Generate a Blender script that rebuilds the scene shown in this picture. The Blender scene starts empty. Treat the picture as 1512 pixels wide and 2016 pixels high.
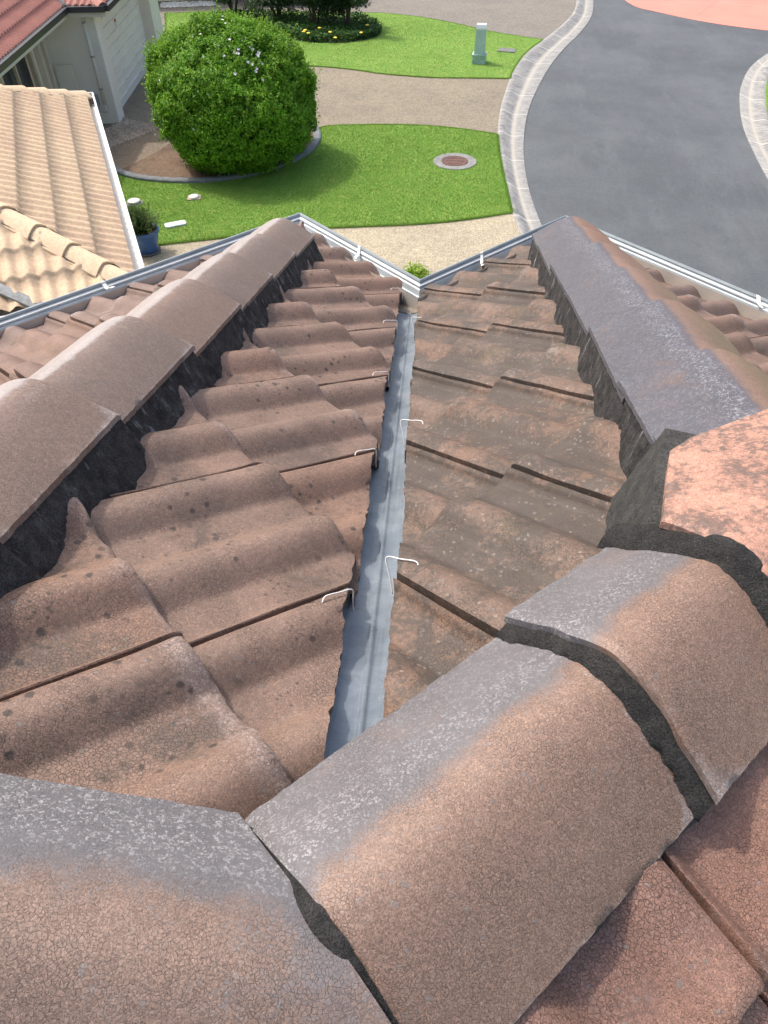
import bpy, bmesh, math, random
import numpy as np
from mathutils import Vector, Matrix
from mathutils.geometry import tessellate_polygon
random.seed(7); RNG = np.random.default_rng(11)
sc = bpy.context.scene; COL = sc.collection
R2 = math.sqrt(2)

# ------------------------------------------------------------------ camera
F_PX, PITCH, YAW, ROLL = 1429.7, 0.8009, 0.09557, -0.01463
CP = np.array([0.09065, -0.25189, 0.68924])
FW = np.array([-math.sin(YAW)*math.cos(PITCH), math.cos(YAW)*math.cos(PITCH), -math.sin(PITCH)])
_r = np.array([math.cos(YAW), math.sin(YAW), 0.]); _u = np.cross(_r, FW)
RT = math.cos(ROLL)*_r + math.sin(ROLL)*_u; UP = -math.sin(ROLL)*_r + math.cos(ROLL)*_u
cam = bpy.data.cameras.new('camera'); camo = bpy.data.objects.new('camera', cam); COL.objects.link(camo)
cam.sensor_fit = 'VERTICAL'; cam.sensor_height = 36; cam.lens = F_PX/2016*36
cam.clip_start = 0.02; cam.clip_end = 1000
camo.matrix_world = Matrix(((RT[0], UP[0], -FW[0], CP[0]), (RT[1], UP[1], -FW[1], CP[1]), (RT[2], UP[2], -FW[2], CP[2]), (0, 0, 0, 1)))
sc.camera = camo

# ------------------------------------------------------------------ light
SUN_FROM = Vector((-0.86, 0.50, 0)).normalized(); SUN_EL = math.radians(57)
w = bpy.data.worlds.new('World'); sc.world = w; w.use_nodes = True
nt = w.node_tree; bg = nt.nodes['Background']; sky = nt.nodes.new('ShaderNodeTexSky')
sky.sky_type = 'NISHITA'; sky.sun_disc = False; sky.sun_elevation = SUN_EL
sky.sun_rotation = math.atan2(SUN_FROM.x, SUN_FROM.y); sky.air_density = 1.0; sky.dust_density = 5.0; sky.ozone_density = 0.6
nt.links.new(sky.outputs[0], bg.inputs[0]); bg.inputs[1].default_value = 0.15
sl = bpy.data.lights.new('sun', 'SUN'); sl.energy = 1.6; sl.angle = math.radians(2.0); sl.color = (1, .955, .89)
so = bpy.data.objects.new('sun', sl); COL.objects.link(so)
sd = Vector((SUN_FROM.x*math.cos(SUN_EL), SUN_FROM.y*math.cos(SUN_EL), math.sin(SUN_EL)))
so.rotation_euler = sd.to_track_quat('Z', 'Y').to_euler(); so.location = (0, 0, 12)
sc.view_settings.view_transform = 'Standard'; sc.view_settings.look = 'None'
sc.view_settings.exposure = 0.76; sc.view_settings.gamma = 1

# ------------------------------------------------------------------ helpers
GZ = -5.5                                     # garden level
def ray(px, py):
    return FW + RT*(px-756)/F_PX - UP*(py-1008)/F_PX
def G(px, py, z=GZ):                          # point of the horizontal plane z seen at that place of the photo
    d = ray(px, py); return CP + d*(z-CP[2])/d[2]
def PL(px, py, n, p0):                        # the same on any plane
    n = np.array(n, float); d = ray(px, py); return CP + d*(n@(np.array(p0)-CP))/(n@d)
def tag(o, label=None, cat=None, group=None, kind=None):
    if label: o['label'] = label
    if cat: o['category'] = cat
    if group: o['group'] = group
    if kind: o['kind'] = kind
    return o
def link(o, parent=None):
    COL.objects.link(o)
    if parent is not None:
        o.parent = parent
        t = parent; m = Vector((0, 0, 0))
        while t is not None: m += t.location; t = t.parent
        o.location = -m
    return o
def empty(name, loc=(0, 0, 0)):
    o = bpy.data.objects.new(name, None); o.location = loc; o.empty_display_size = .1
    COL.objects.link(o); return o
def mesh(name, V, F, mat, parent=None, smooth=True, attrs=None, keep=False):
    me = bpy.data.meshes.new(name); me.from_pydata([tuple(v) for v in V], [], F); me.update()
    if attrs:
        for k, a in attrs.items():
            at = me.attributes.new(k, 'FLOAT', 'POINT'); at.data.foreach_set('value', np.asarray(a, dtype=np.float32))
    if smooth: me.polygons.foreach_set('use_smooth', [True]*len(me.polygons))
    me.materials.append(mat); me.update()
    return link(bpy.data.objects.new(name, me), parent)
class MB:
    """collects shapes into one mesh"""
    def __init__(s): s.V = []; s.F = []; s.A = {}
    def add(s, V, F, **A):
        b = len(s.V); n = len(V)
        for k in set(list(s.A)+list(A)):
            s.A.setdefault(k, [0.]*b)
            s.A[k].extend(list(np.broadcast_to(A.get(k, 0.), n)))
        s.V.extend([tuple(v) for v in V]); s.F.extend([tuple(b+i for i in f) for f in F]); return s
    def box(s, c, size, X=(1, 0, 0), Y=(0, 1, 0), Z=(0, 0, 1)):
        c = np.array(c, float); X, Y, Z = [np.array(a, float)*d/2 for a, d in zip((X, Y, Z), size)]
        V = [c+i*X+j*Y+k*Z for k in (-1, 1) for j in (-1, 1) for i in (-1, 1)]
        return s.add(V, [(0, 2, 3, 1), (4, 5, 7, 6), (0, 1, 5, 4), (2, 6, 7, 3), (0, 4, 6, 2), (1, 3, 7, 5)])
    def tube(s, P, r, n=8, cap=True):
        P = [np.array(p, float) for p in P]; V = []; F = []
        rr = r if hasattr(r, '__len__') else [r]*len(P)
        for i, p in enumerate(P):
            t = P[min(i+1, len(P)-1)]-P[max(i-1, 0)]; t /= np.linalg.norm(t)+1e-12
            a = np.cross(t, (0, 0, 1) if abs(t[2]) < .9 else (1, 0, 0)); a /= np.linalg.norm(a); b = np.cross(t, a)
            for k in range(n):
                th = 2*math.pi*k/n; V.append(p+rr[i]*(a*math.cos(th)+b*math.sin(th)))
        for i in range(len(P)-1):
            for k in range(n): F.append((i*n+k, i*n+(k+1) % n, (i+1)*n+(k+1) % n, (i+1)*n+k))
        if cap: F.append(tuple(range(n))[::-1]); F.append(tuple((len(P)-1)*n+k for k in range(n)))
        return s.add(V, F)
    def lathe(s, c, prof, n=28):
        V = []; F = []; m = len(prof)
        for r, z in prof:
            for k in range(n): th = 2*math.pi*k/n; V.append((c[0]+r*math.cos(th), c[1]+r*math.sin(th), c[2]+z))
        for i in range(m-1):
            for k in range(n): F.append((i*n+k, i*n+(k+1) % n, (i+1)*n+(k+1) % n, (i+1)*n+k))
        F.append(tuple((m-1)*n+k for k in range(n)))
        return s.add(V, F)
    def poly(s, P, z0, z1=None):              # flat polygon (or prism) from plan points
        P = [(float(p[0]), float(p[1])) for p in P]
        T = tessellate_polygon([[Vector((a, b, 0)) for a, b in P]])
        zt = z0 if z1 is None else z1
        T = [t if ((Vector(P[t[1]])-Vector(P[t[0]])).cross(Vector(P[t[2]])-Vector(P[t[0]])) > 0) else t[::-1] for t in T]
        s.add([(a, b, zt) for a, b in P], [tuple(t) for t in T])
        if z1 is not None:
            n = len(P); ar = sum(P[i][0]*P[(i+1) % n][1]-P[(i+1) % n][0]*P[i][1] for i in range(n))
            V = [(a, b, z0) for a, b in P]+[(a, b, z1) for a, b in P]
            F = [(i, (i+1) % n, n+(i+1) % n, n+i) for i in range(n)]
            s.add(V, F if ar > 0 else [f[::-1] for f in F])
        return s
    def obj(s, name, mat, parent=None, smooth=False):
        return mesh(name, s.V, s.F, mat, parent, smooth, s.A or None)
def crom(P, n=8, closed=False):
    P = [np.array(p, float) for p in P]; out = []; m = len(P)
    for i in range(m if closed else m-1):
        if closed: a, b, c, d = P[(i-1) % m], P[i], P[(i+1) % m], P[(i+2) % m]
        else: a, b, c, d = P[max(i-1, 0)], P[i], P[i+1], P[min(i+2, m-1)]
        for k in range(n):
            t = k/n; out.append(.5*((2*b)+(-a+c)*t+(2*a-5*b+4*c-d)*t*t+(-a+3*b-3*c+d)*t**3))
    if not closed: out.append(P[-1])
    return out
def vnoise(P, scale, seed=0):                 # cheap smooth value noise, -1..1
    P = np.asarray(P, float)*scale+seed*17.31; i = np.floor(P).astype(np.int64); f = P-i; f = f*f*(3-2*f)
    def h(a, b, c):
        n = (a*73856093) ^ (b*19349663) ^ (c*83492791); n = (n ^ (n >> 13))*1274126177 & 0x7fffffff
        return (n % 65536)/32768.-1
    r = 0
    for dx in (0, 1):
        for dy in (0, 1):
            for dz in (0, 1):
                r = r+h(i[:, 0]+dx, i[:, 1]+dy, i[:, 2]+dz)*(f[:, 0] if dx else 1-f[:, 0])*(f[:, 1] if dy else 1-f[:, 1])*(f[:, 2] if dz else 1-f[:, 2])
    return r

# ------------------------------------------------------------------ material kit
class Mat:
    def __init__(s, name, rough=.8, spec=.5, metal=0.):
        s.m = bpy.data.materials.new(name); s.m.use_nodes = True; s.t = s.m.node_tree
        s.b = s.t.nodes['Principled BSDF']; s.b.inputs['Roughness'].default_value = rough
        s.b.inputs['Specular IOR Level'].default_value = spec; s.b.inputs['Metallic'].default_value = metal
        s.co = s.t.nodes.new('ShaderNodeTexCoord').outputs['Object']
    def n(s, ty, **kw):
        nd = s.t.nodes.new(ty)
        for k, v in kw.items():
            if k == 'ins':
                for a, b in v.items(): s.put(nd.inputs[a], b)
            else: setattr(nd, k, v)
        return nd
    def put(s, sock, v):
        if isinstance(v, bpy.types.NodeSocket): s.t.links.new(v, sock)
        elif isinstance(v, (tuple, list)) and len(v) == 3 and sock.type == 'RGBA': sock.default_value = (*v, 1)
        else: sock.default_value = v
    def noise(s, scale, detail=4, rough=.6, vec=None, dist=0.):
        return s.n('ShaderNodeTexNoise', ins={'Vector': vec or s.co, 'Scale': scale, 'Detail': detail, 'Roughness': rough, 'Distortion': dist}).outputs['Fac']
    def vor(s, scale, feature='F1', out='Distance', vec=None, rnd=1.):
        return s.n('ShaderNodeTexVoronoi', feature=feature, ins={'Vector': vec or s.co, 'Scale': scale, 'Randomness': rnd}).outputs[out]
    def ramp(s, v, lo, hi, a=0., b=1.):
        return s.n('ShaderNodeMapRange', interpolation_type='SMOOTHSTEP', ins={'Value': v, 'From Min': lo, 'From Max': hi, 'To Min': a, 'To Max': b}).outputs[0]
    def math(s, op, a, b=0., c=0.):
        nd = s.n('ShaderNodeMath', operation=op); s.put(nd.inputs[0], a); s.put(nd.inputs[1], b); s.put(nd.inputs[2], c); return nd.outputs[0]
    def mix(s, f, a, b, mode='MIX'):
        nd = s.n('ShaderNodeMix', data_type='RGBA', blend_type=mode)
        s.put(nd.inputs['Factor'], f); s.put(nd.inputs[6], a); s.put(nd.inputs[7], b); return nd.outputs[2]
    def attr(s, name): return s.n('ShaderNodeAttribute', attribute_name=name).outputs['Fac']
    def map(s, scale=(1, 1, 1), rot=(0, 0, 0)):
        return s.n('ShaderNodeMapping', ins={'Vector': s.co, 'Scale': scale, 'Rotation': rot}).outputs[0]
    def scale(s, c, f):                       # colour times a scalar socket
        cc = s.n('ShaderNodeCombineColor'); [s.put(cc.inputs[i], f) for i in range(3)]
        return s.mix(1., c, cc.outputs[0], 'MULTIPLY')
    def out(s, col=None, rough=None, bump=None, dist=.01, strength=1.):
        if col is not None: s.put(s.b.inputs['Base Color'], col)
        if rough is not None: s.put(s.b.inputs['Roughness'], rough)
        if bump is not None:
            bn = s.n('ShaderNodeBump', ins={'Height': bump, 'Strength': strength, 'Distance': dist}); s.put(s.b.inputs['Normal'], bn.outputs[0])
        return s.m
def plain(name, col, rough=.7, metal=0., var=.12, scale=6., spec=.5, bump=0.):
    M = Mat(name, rough, spec, metal)
    f = M.ramp(M.noise(scale, 6, .65), .25, .75, 1-var, 1+var)
    return M.out(M.scale(col, f), bump=M.noise(scale*14, 3) if bump else None, dist=bump)

def tile_mat(name, base, dark, grime, grime_amt, pale, spots=0., craze=1., rough=.5, spec=.5, cracks=235., glare_tint=(.16, .175, .21), moss=0., streak=0.):
    M = Mat(name, rough, spec)
    rnd, wear, sky_glare, side = [M.attr(k) for k in ('rnd', 'wear', 'sky_glare', 'side')]
    big = M.noise(5., 5, .6); med = M.noise(26., 6, .65); fine = M.noise(620., 3, .7); grit = M.noise(900., 2, .7)
    col = M.mix(M.ramp(big, .3, .72), base, dark)
    col = M.mix(M.ramp(rnd, 0, 1, 0, .45), col, tuple(c*k for c, k in zip(base, (1.18, 1.0, .86))))
    # glaze cells, each a little different, and the crack net between them
    wob = M.n('ShaderNodeVectorMath', operation='ADD'); M.put(wob.inputs[0], M.co)
    nz = M.n('ShaderNodeTexNoise', ins={'Vector': M.co, 'Scale': 200., 'Detail': 2.}); sc_ = M.n('ShaderNodeVectorMath', operation='SCALE', ins={0: nz.outputs['Color'], 'Scale': .003}); M.put(wob.inputs[1], sc_.outputs[0])
    e = M.vor(cracks, 'DISTANCE_TO_EDGE', vec=wob.outputs[0]); cell = M.vor(cracks, 'F1', 'Color', vec=wob.outputs[0])
    cf = M.n('ShaderNodeSeparateColor', ins={0: cell}).outputs[0]
    col = M.scale(col, M.ramp(cf, 0, 1, .90, 1.10))
    col = M.scale(M.scale(col, M.ramp(fine, .3, .7, .66, 1.34)), M.ramp(grit, .3, .7, .8, 1.2))
    # pale worn ends, then sky glare painted into the cap colour
    fl = M.ramp(M.math('ADD', M.noise(420., 4, .75), M.math('MULTIPLY', M.math('SUBTRACT', cf, .5), .16)), .50, .66)
    pw = M.math('MULTIPLY', M.ramp(M.math('ADD', wear, M.math('MULTIPLY', M.math('SUBTRACT', med, .5), .9)), .42, .85), M.math('MULTIPLY_ADD', fl, .65, .3))
    col = M.mix(M.math('MULTIPLY', pw, .62), col, pale)
    pb = M.ramp(M.math('ADD', sky_glare, M.math('ADD', M.math('ADD', M.math('MULTIPLY', M.math('SUBTRACT', med, .5), 1.25), M.math('MULTIPLY', M.math('SUBTRACT', big, .5), 1.2)), M.math('MULTIPLY', M.math('SUBTRACT', fl, .5), .35))), .12, .95)
    pcol = M.mix(M.math('MULTIPLY', fl, M.ramp(sky_glare, .8, 1.7, .06, .55)), glare_tint, pale)  # grey tint and pale flecks imitate sky and sun reflected by the caps
    col = M.mix(M.math('MULTIPLY', pb, .85), col, pcol)
    # grime
    gm = M.math('ADD', M.math('MULTIPLY', big, .4), M.math('ADD', M.math('MULTIPLY', M.noise(14., 8, .75, dist=.6), .45), M.math('MULTIPLY', M.noise(75., 5, .75), .15)))
    gm = M.math('ADD', gm, M.math('ADD', M.math('MULTIPLY', side, .05), M.math('MULTIPLY', M.math('SUBTRACT', fine, .5), .10)))
    gm = M.math('ADD', gm, M.math('MULTIPLY', M.math('SUBTRACT', M.noise(120., 6, .8), .5), .38))
    col = M.mix(M.math('MULTIPLY', M.ramp(gm, .64-grime_amt*.25, .72-grime_amt*.22), min(.9, .45+grime_amt*.5)), col, grime)
    cg = M.n('ShaderNodeSeparateColor', ins={0: cell}).outputs[1]; chip = M.math('MULTIPLY', M.ramp(cg, .972, .985), M.ramp(med, .42, .55))
    col = M.mix(M.math('MULTIPLY', chip, .5), col, (.20, .19, .18)); col = M.mix(M.math('MULTIPLY', M.ramp(cg, .030, .018), .24 if grime_amt > .8 else .08), col, (.50, .40, .32))
    if moss: col = M.mix(M.math('MULTIPLY', M.ramp(M.noise(7., 5, .7), .56, .72), moss), col, (.17, .12, .035))
    if spots:
        sv = M.vor(52., 'F1', 'Distance', vec=wob.outputs[0]); sg = M.ramp(M.noise(6.5, 3), .45, .56)
        sr = M.n('ShaderNodeSeparateColor', ins={0: M.vor(52., 'F1', 'Color', vec=wob.outputs[0])}).outputs[1]
        sm = M.math('MULTIPLY', M.ramp(M.math('MULTIPLY_ADD', med, .35, sv), .34, .50, 1, 0), M.math('MULTIPLY', sg, M.ramp(sr, .3, .4)))
        col = M.mix(M.math('MULTIPLY', sm, spots), col, (.045, .036, .03))
    if spots:
        s2 = M.vor(120., 'F1', 'Distance', vec=wob.outputs[0]); s3 = M.n('ShaderNodeSeparateColor', ins={0: M.vor(120., 'F1', 'Color', vec=wob.outputs[0])}).outputs[0]
        col = M.mix(M.math('MULTIPLY', M.math('MULTIPLY', M.ramp(M.math('MULTIPLY_ADD', med, .4, s2), .40, .58, 1, 0), M.math('MULTIPLY', M.ramp(M.noise(8., 4, .7, vec=M.map((1, 1, 1), (.5, 0, 0))), .52, .62), M.ramp(s3, .35, .45))), spots*.8), col, (.05, .042, .035))
    ck = M.ramp(e, .02, .075, 1, 0); ck = M.math('MULTIPLY', ck, M.ramp(M.noise(11., 4), .36, .62, .25, 1.))
    col = M.mix(M.math('MULTIPLY', ck, .62*craze), col, tuple(c*.3 for c in dark))
    if streak: pass
    h = M.math('ADD', M.math('MULTIPLY', fine, .18), M.math('ADD', M.math('MULTIPLY', grit, .08), M.math('MULTIPLY', ck, -.22*craze)))
    h = M.math('ADD', h, M.math('MULTIPLY', med, .7))
    return M.out(col, M.ramp(fine, .3, .7, rough-.08, rough+.14), h, .0026, .8)

T_LEFT = tile_mat('tile_terracotta', (.245, .160, .118), (.180, .120, .091), (.10, .075, .058), .45, (.52, .44, .40), spots=.85, rough=.56)
T_RIGHT = tile_mat('tile_grimy', (.200, .134, .098), (.150, .101, .075), (.078, .065, .053), .85, (.40, .36, .32), spots=.3, rough=.6, moss=.35)
T_FAR = tile_mat('tile_brown', (.235, .157, .124), (.18, .12, .097), (.11, .085, .07), .45, (.48, .44, .42), rough=.52)
T_BACK = tile_mat('tile_orange', (.30, .170, .122), (.24, .135, .10), (.12, .08, .065), .3, (.50, .46, .43), rough=.55)
CAP = tile_mat('cap_brown', (.242, .168, .130), (.195, .136, .107), (.12, .09, .075), .15, (.60, .60, .61), rough=.44, spec=.5, craze=.62, cracks=285., glare_tint=(.135, .14, .152))
CAP_L = tile_mat('cap_brown_pale_glare', (.205, .148, .118), (.170, .124, .101), (.12, .09, .075), .12, (.66, .64, .63), rough=.45, spec=.5, glare_tint=(.40, .36, .34), craze=.5)
CAP_B = tile_mat('cap_brown_blue_glare', (.235, .155, .115), (.19, .128, .098), (.12, .09, .075), .12, (.50, .53, .58), rough=.42, spec=.4, glare_tint=(.070, .080, .104), craze=.5)
CAP_RED = tile_mat('cap_weathered', (.48, .265, .19), (.42, .225, .16), (.10, .08, .07), .78, (.72, .52, .42), craze=.35, rough=.7)

def mortar_mat():
    M = Mat('mortar', .9, .3)
    v = M.map((48, 48, 7)); st = M.noise(1., 5, .65, vec=v); n1 = M.noise(38., 8, .7)
    col = M.mix(M.ramp(n1, .35, .7), (.024, .023, .023), (.070, .066, .063))
    col = M.mix(M.math('MULTIPLY', M.ramp(st, .56, .70), M.ramp(M.noise(4., 3), .42, .58, .05, .85)), col, (.26, .26, .26))
    g1 = M.noise(520., 3, .8); col = M.scale(col, M.ramp(g1, .32, .68, .45, 1.7))
    col = M.mix(M.ramp(M.noise(260., 5, .85), .62, .70, 0, .6), col, (.30, .29, .27))
    return M.out(col, bump=M.math('ADD', M.noise(90., 6, .7), M.math('MULTIPLY', st, .8)), dist=.007)
MORTAR = mortar_mat()
def joint_mat(name, a, b):
    M = Mat(name, .92, .3); n1 = M.noise(40., 7, .75); g1 = M.noise(480., 3, .8)
    col = M.scale(M.mix(M.ramp(n1, .35, .65), a, b), M.ramp(g1, .3, .7, .5, 1.6))
    col = M.mix(M.ramp(M.noise(230., 5, .85), .61, .69, 0, .55), col, (.33, .32, .30))
    return M.out(col, bump=M.math('ADD', g1, M.noise(120., 6, .8)), dist=.004)
JOINT = joint_mat('joint_mortar', (.036, .035, .034), (.065, .062, .058))
def zinc_mat():
    M = Mat('zinc', .46, .5, .25)
    sp = M.ramp(M.vor(60., 'F1', 'Color'), 0, 1, .9, 1.08); n1 = M.noise(9., 6, .65)
    col = M.scale(M.mix(M.ramp(n1, .3, .7), (.165, .20, .232), (.235, .27, .30)), sp)
    br = M.noise(1., 4, .6, vec=M.map((40, 400, 40)))
    col = M.mix(M.ramp(M.noise(60., 5, .75), .66, .74, 0, .35), col, (.16, .15, .14))
    ws = M.noise(1., 6, .75, vec=M.map((70, 3.5, 3.5))); col = M.mix(M.ramp(ws, .50, .68, 0, .55), col, (.11, .115, .12))
    col = M.mix(M.ramp(M.noise(24., 6, .8), .60, .70, 0, .5), col, (.42, .42, .40))
    return M.out(M.scale(col, M.ramp(br, .3, .7, .95, 1.04)), M.ramp(n1, .3, .7, .34, .60), br, .0003)
ZINC = zinc_mat()
GUT = plain('gutter_steel', (.54, .59, .60), .42, .1, .14, 9.)
GUT_D = plain('gutter_lip_grey', (.27, .31, .32), .4, .2, .15, 9.)
STRAP = plain('strap_white', (.72, .72, .69), .5, 0, .1, 60.)
WIRE = plain('clip_wire', (.80, .78, .74), .5, 0, .12, 200.)
DARK = plain('underlay_dark', (.02, .019, .018), .95, 0, .2, 20.)
DIRT = plain('valley_dirt', (.33, .28, .22), .9, 0, .4, 60., bump=.004)
WALLB = plain('own_wall_render', (.55, .50, .42), .9, 0, .1, 3.)

# ------------------------------------------------------------------ our tiled roof
S = 0.30132; T = S*R2; GAUGE = .2942
WL, WR, C0 = .498, .522, .145                 # plan offset of the two hips and the ridge crest
YG, ZG, GL, GR = 2.1995, -.6235, .532, .574   # gutter lip corner, lip height, plan offsets of the outer corners
dA = np.array([-1, 1])/R2; dB = np.array([1, 1])/R2; dC = np.array([1, -1])/R2
house = empty('tiled_house', (0, 1.0, GZ))
tag(house, 'house with a brown tiled roof, grey valley and white gutters right under the viewer', 'house')

def prof(a):
    """height of a double-roll tile over its pan, a = metres from its left hand edge"""
    def bump(c, wl, wr, h):
        d = a-c; q = np.clip(np.abs(np.where(d < 0, d/wl, d/wr)), 0, 1); return h*(1-q**2.1)**1.45
    z = np.maximum(np.maximum(bump(.022, .050, .050, .0265), bump(.172, .050, .050, .0255)), bump(.3145, .044, .050, .0265))
    z = z+.0015*(a < .0095)
    return z+.0025*((a > .283) & (a < .2910)) - .022*(a > .2925)
AS = np.concatenate([np.linspace(0, .012, 4), np.linspace(.017, .275, 54), [.279, .2826, .2836, .287, .2905, .2920, .2938, .301]])
TS = np.concatenate([[-.0005, 0, .0015, .005, .011], np.linspace(.02, .345, 22)])
def tiles(name, d, zc, butts, lines, u0, v0, clips, jag, mat, label, grime_dir=0, eave=None):
    d = np.array(d); r = np.array([d[1], -d[0]]); V = []; F = []; rn = []; we = []; si = []; off = 0
    for k in butts:
        for j in lines:
            ub, vb = u0+k*GAUGE, v0+j*.30
            cx = d*(ub-.15)+r*(vb+.15)
            if any((cx[0]-p[0])*n[0]+(cx[1]-p[1])*n[1] > .26 for p, n in clips): continue
            rr = RNG.random(); yaw = RNG.normal()*.0035; dz = RNG.normal()*.0012; du = RNG.normal()*.003
            A, Tt = np.meshgrid(AS, TS); H = prof(A)
            tilt = .026*(1-Tt/.30)
            rnd = np.where(Tt < .011, -.0045*(1-np.clip(Tt/.011, 0, 1))**2.0, 0)
            H = H*(1+.12*(Tt < .06)*(1-Tt/.06))+tilt+rnd+dz-.024
            H[0] = -.034 + 0*H[0]
            P = np.stack([A, Tt, H], -1).reshape(-1, 3)
            wob = vnoise(np.c_[P[:, 0]+vb*3, P[:, 1]+ub*5, P[:, 1]*0], 14, 3)*.0013+vnoise(np.c_[P[:, 0]+vb*3, P[:, 1]+ub*5, P[:, 1]*0], 60, 5)*.0006
            P[:, 2] += wob; edge = vnoise(np.c_[P[:, 0]*1+vb*7, P[:, 0]*0+ub, P[:, 0]*0], 45, 9)*.0035+vnoise(np.c_[P[:, 0]*1+vb*7, P[:, 0]*0+ub, P[:, 0]*0], 190, 2)*.0012
            P[:, 1] += np.where(P[:, 1] < .012, edge, 0)+du
            u = ub-P[:, 1]+yaw*(P[:, 0]-.15); v = vb+P[:, 0]+yaw*(P[:, 1]-.15)
            X = d[0]*u+r[0]*v; Y = d[1]*u+r[1]*v; Z = zc-T*u+P[:, 2]/math.cos(math.atan(T))
            na, nt_ = len(AS), len(TS)
            Vt = np.c_[X, Y, Z]
            Ft = [(i*na+q, i*na+q+1, (i+1)*na+q+1, (i+1)*na+q) for i in range(nt_-1) for q in range(na-1)]
            # left hand side drop
            base = len(Vt); Vl = Vt[[i*na for i in range(nt_)]].copy(); Vl[:, 2] -= .034; Vt = np.r_[Vt, Vl]
            Ft += [(i*na, (i+1)*na, base+i+1, base+i) for i in range(nt_-1)]
            wr = np.exp(-np.maximum(P[:, 1], 0)/.035)*(.35+1.0*RNG.random()**2)+.45*np.clip(P[:, 2]/.06, 0, 1)*RNG.random()
            sd_ = np.clip((.5-np.clip(prof(P[:, 0])/.02, 0, 1)), -.5, .5)
            wr = np.r_[wr, np.zeros(nt_)]; sd_ = np.r_[sd_, np.ones(nt_)]
            bm = bmesh.new(); [bm.verts.layers.float.new(k_) for k_ in ('wear', 'side', 'rnd')]
            lw, ls, lr = [bm.verts.layers.float[k_] for k_ in ('wear', 'side', 'rnd')]; vs = [bm.verts.new(p) for p in Vt]
            for q, vv in enumerate(vs): vv[lw] = wr[q]; vv[ls] = sd_[q]; vv[lr] = rr
            for f in Ft: bm.faces.new([vs[i] for i in f])
            for ci, (p, n) in enumerate(clips):
                dd = (Vt[:, 0]-p[0])*n[0]+(Vt[:, 1]-p[1])*n[1]
                if dd.max() < 0: continue
                jo = RNG.normal()*.0025 if ci == jag else 0; ja = RNG.normal()*.02 if ci == jag else 0
                nn = Vector((n[0], n[1], 0)); nn.rotate(Matrix.Rotation(ja, 3, 'Z'))
                ctr = Vector((p[0], p[1], 0))
                if ci == jag:                 # turn about the place where this tile meets the cut
                    tdir = Vector((-n[1], n[0], 0)); ctr = ctr+tdir*((cx[0]-p[0])*-n[1]+(cx[1]-p[1])*n[0])+nn*jo
                bmesh.ops.bisect_plane(bm, geom=bm.verts[:]+bm.edges[:]+bm.faces[:], plane_co=ctr, plane_no=nn, clear_outer=True)
                if ci == jag and len(bm.verts):
                    cut = [e for e in bm.edges if e.is_boundary and all(abs((q.co.x-ctr.x)*nn.x+(q.co.y-ctr.y)*nn.y) < 1e-5 for q in e.verts)]
                    if cut:
                        cv = list({q for e in cut for q in e.verts}); co = np.array([q.co[:] for q in cv])
                        jn = vnoise(co*[1, 1, 0], 70, 4)*.0028+vnoise(co*[1, 1, 0], 260, 8)*.0016
                        for q, a_ in zip(cv, jn): q.co.x += nn.x*a_; q.co.y += nn.y*a_
                        ex = bmesh.ops.extrude_edge_only(bm, edges=cut)
                        for g_ in ex['geom']:
                            if isinstance(g_, bmesh.types.BMVert): g_.co.z -= .016; g_.co.x -= nn.x*.002; g_.co.y -= nn.y*.002; g_[ls] = 2.; g_[lw] = 0
            bm.verts.ensure_lookup_table()
            for q in bm.verts: V.append(q.co[:]); rn.append(q[lr]); we.append(q[lw]); si.append(q[ls])
            bm.verts.index_update()
            for f in bm.faces: F.append(tuple(off+q.index for q in f.verts))
            off = len(V); bm.free()
    o = mesh(name, V, F, mat, house, True, {'rnd': rn, 'wear': we, 'side': si, 'sky_glare': np.zeros(len(V))})
    o.data.set_sharp_from_angle(angle=math.radians(42))
    if label: o['label'] = label
    return o
# cut lines along the valley (slightly askew, as laid)
vl = ((-.004, 0), np.array([1, .026])/math.hypot(1, .026))
vr = ((.055, 0), np.array([-1, -.026])/math.hypot(1, .026))
tiles('tiled_slope', dB, 0, range(-1, 6), range(-8, 3), .0035, -.2573, [vl, ((-WL, 0), (-1, 0)), ((0, -C0), (0, -1))], 0, T_LEFT, 'terracotta tile slope left of the valley')
tiles('tiled_slope', dA, 0, range(-3, 5), range(-3, 8), .3218-.024, .6004, [vr, ((WR, 0), (1, 0)), ((C0/2, -C0/2), (1/R2, -1/R2))], 0, T_RIGHT, 'grimy dark tile slope right of the valley')
UA = (GL*2+YG)/R2-.095; UD = (GR*2+YG)/R2-.095
tiles('tiled_slope', dA, 2*WL*S, range(-7, 1), range(-14, 5), UA, .12, [((-WL, 0), (1, 0)), ((-4.4, 0), (-1, 0)), ((0, -C0), (0, -1))], None, T_FAR, 'brown tile slope beyond the left hip')
tiles('tiled_slope', dB, 2*WR*S, range(-7, 1), range(-3, 9), UD, -1.05, [((WR, 0), (-1, 0)), ((0, WR-C0), (0, -1))], None, T_FAR, 'brown tile slope beyond the right hip')
tiles('tiled_slope', dC, 2*C0*S+.036, range(-2, 5), range(-8, 3), .335, .10, [((C0/2+.108/R2, -C0/2-.108/R2), (-1/R2, 1/R2)), ((0, WR-C0), (0, 1))], None, T_BACK, 'orange tile slope behind the ridge')

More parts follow.
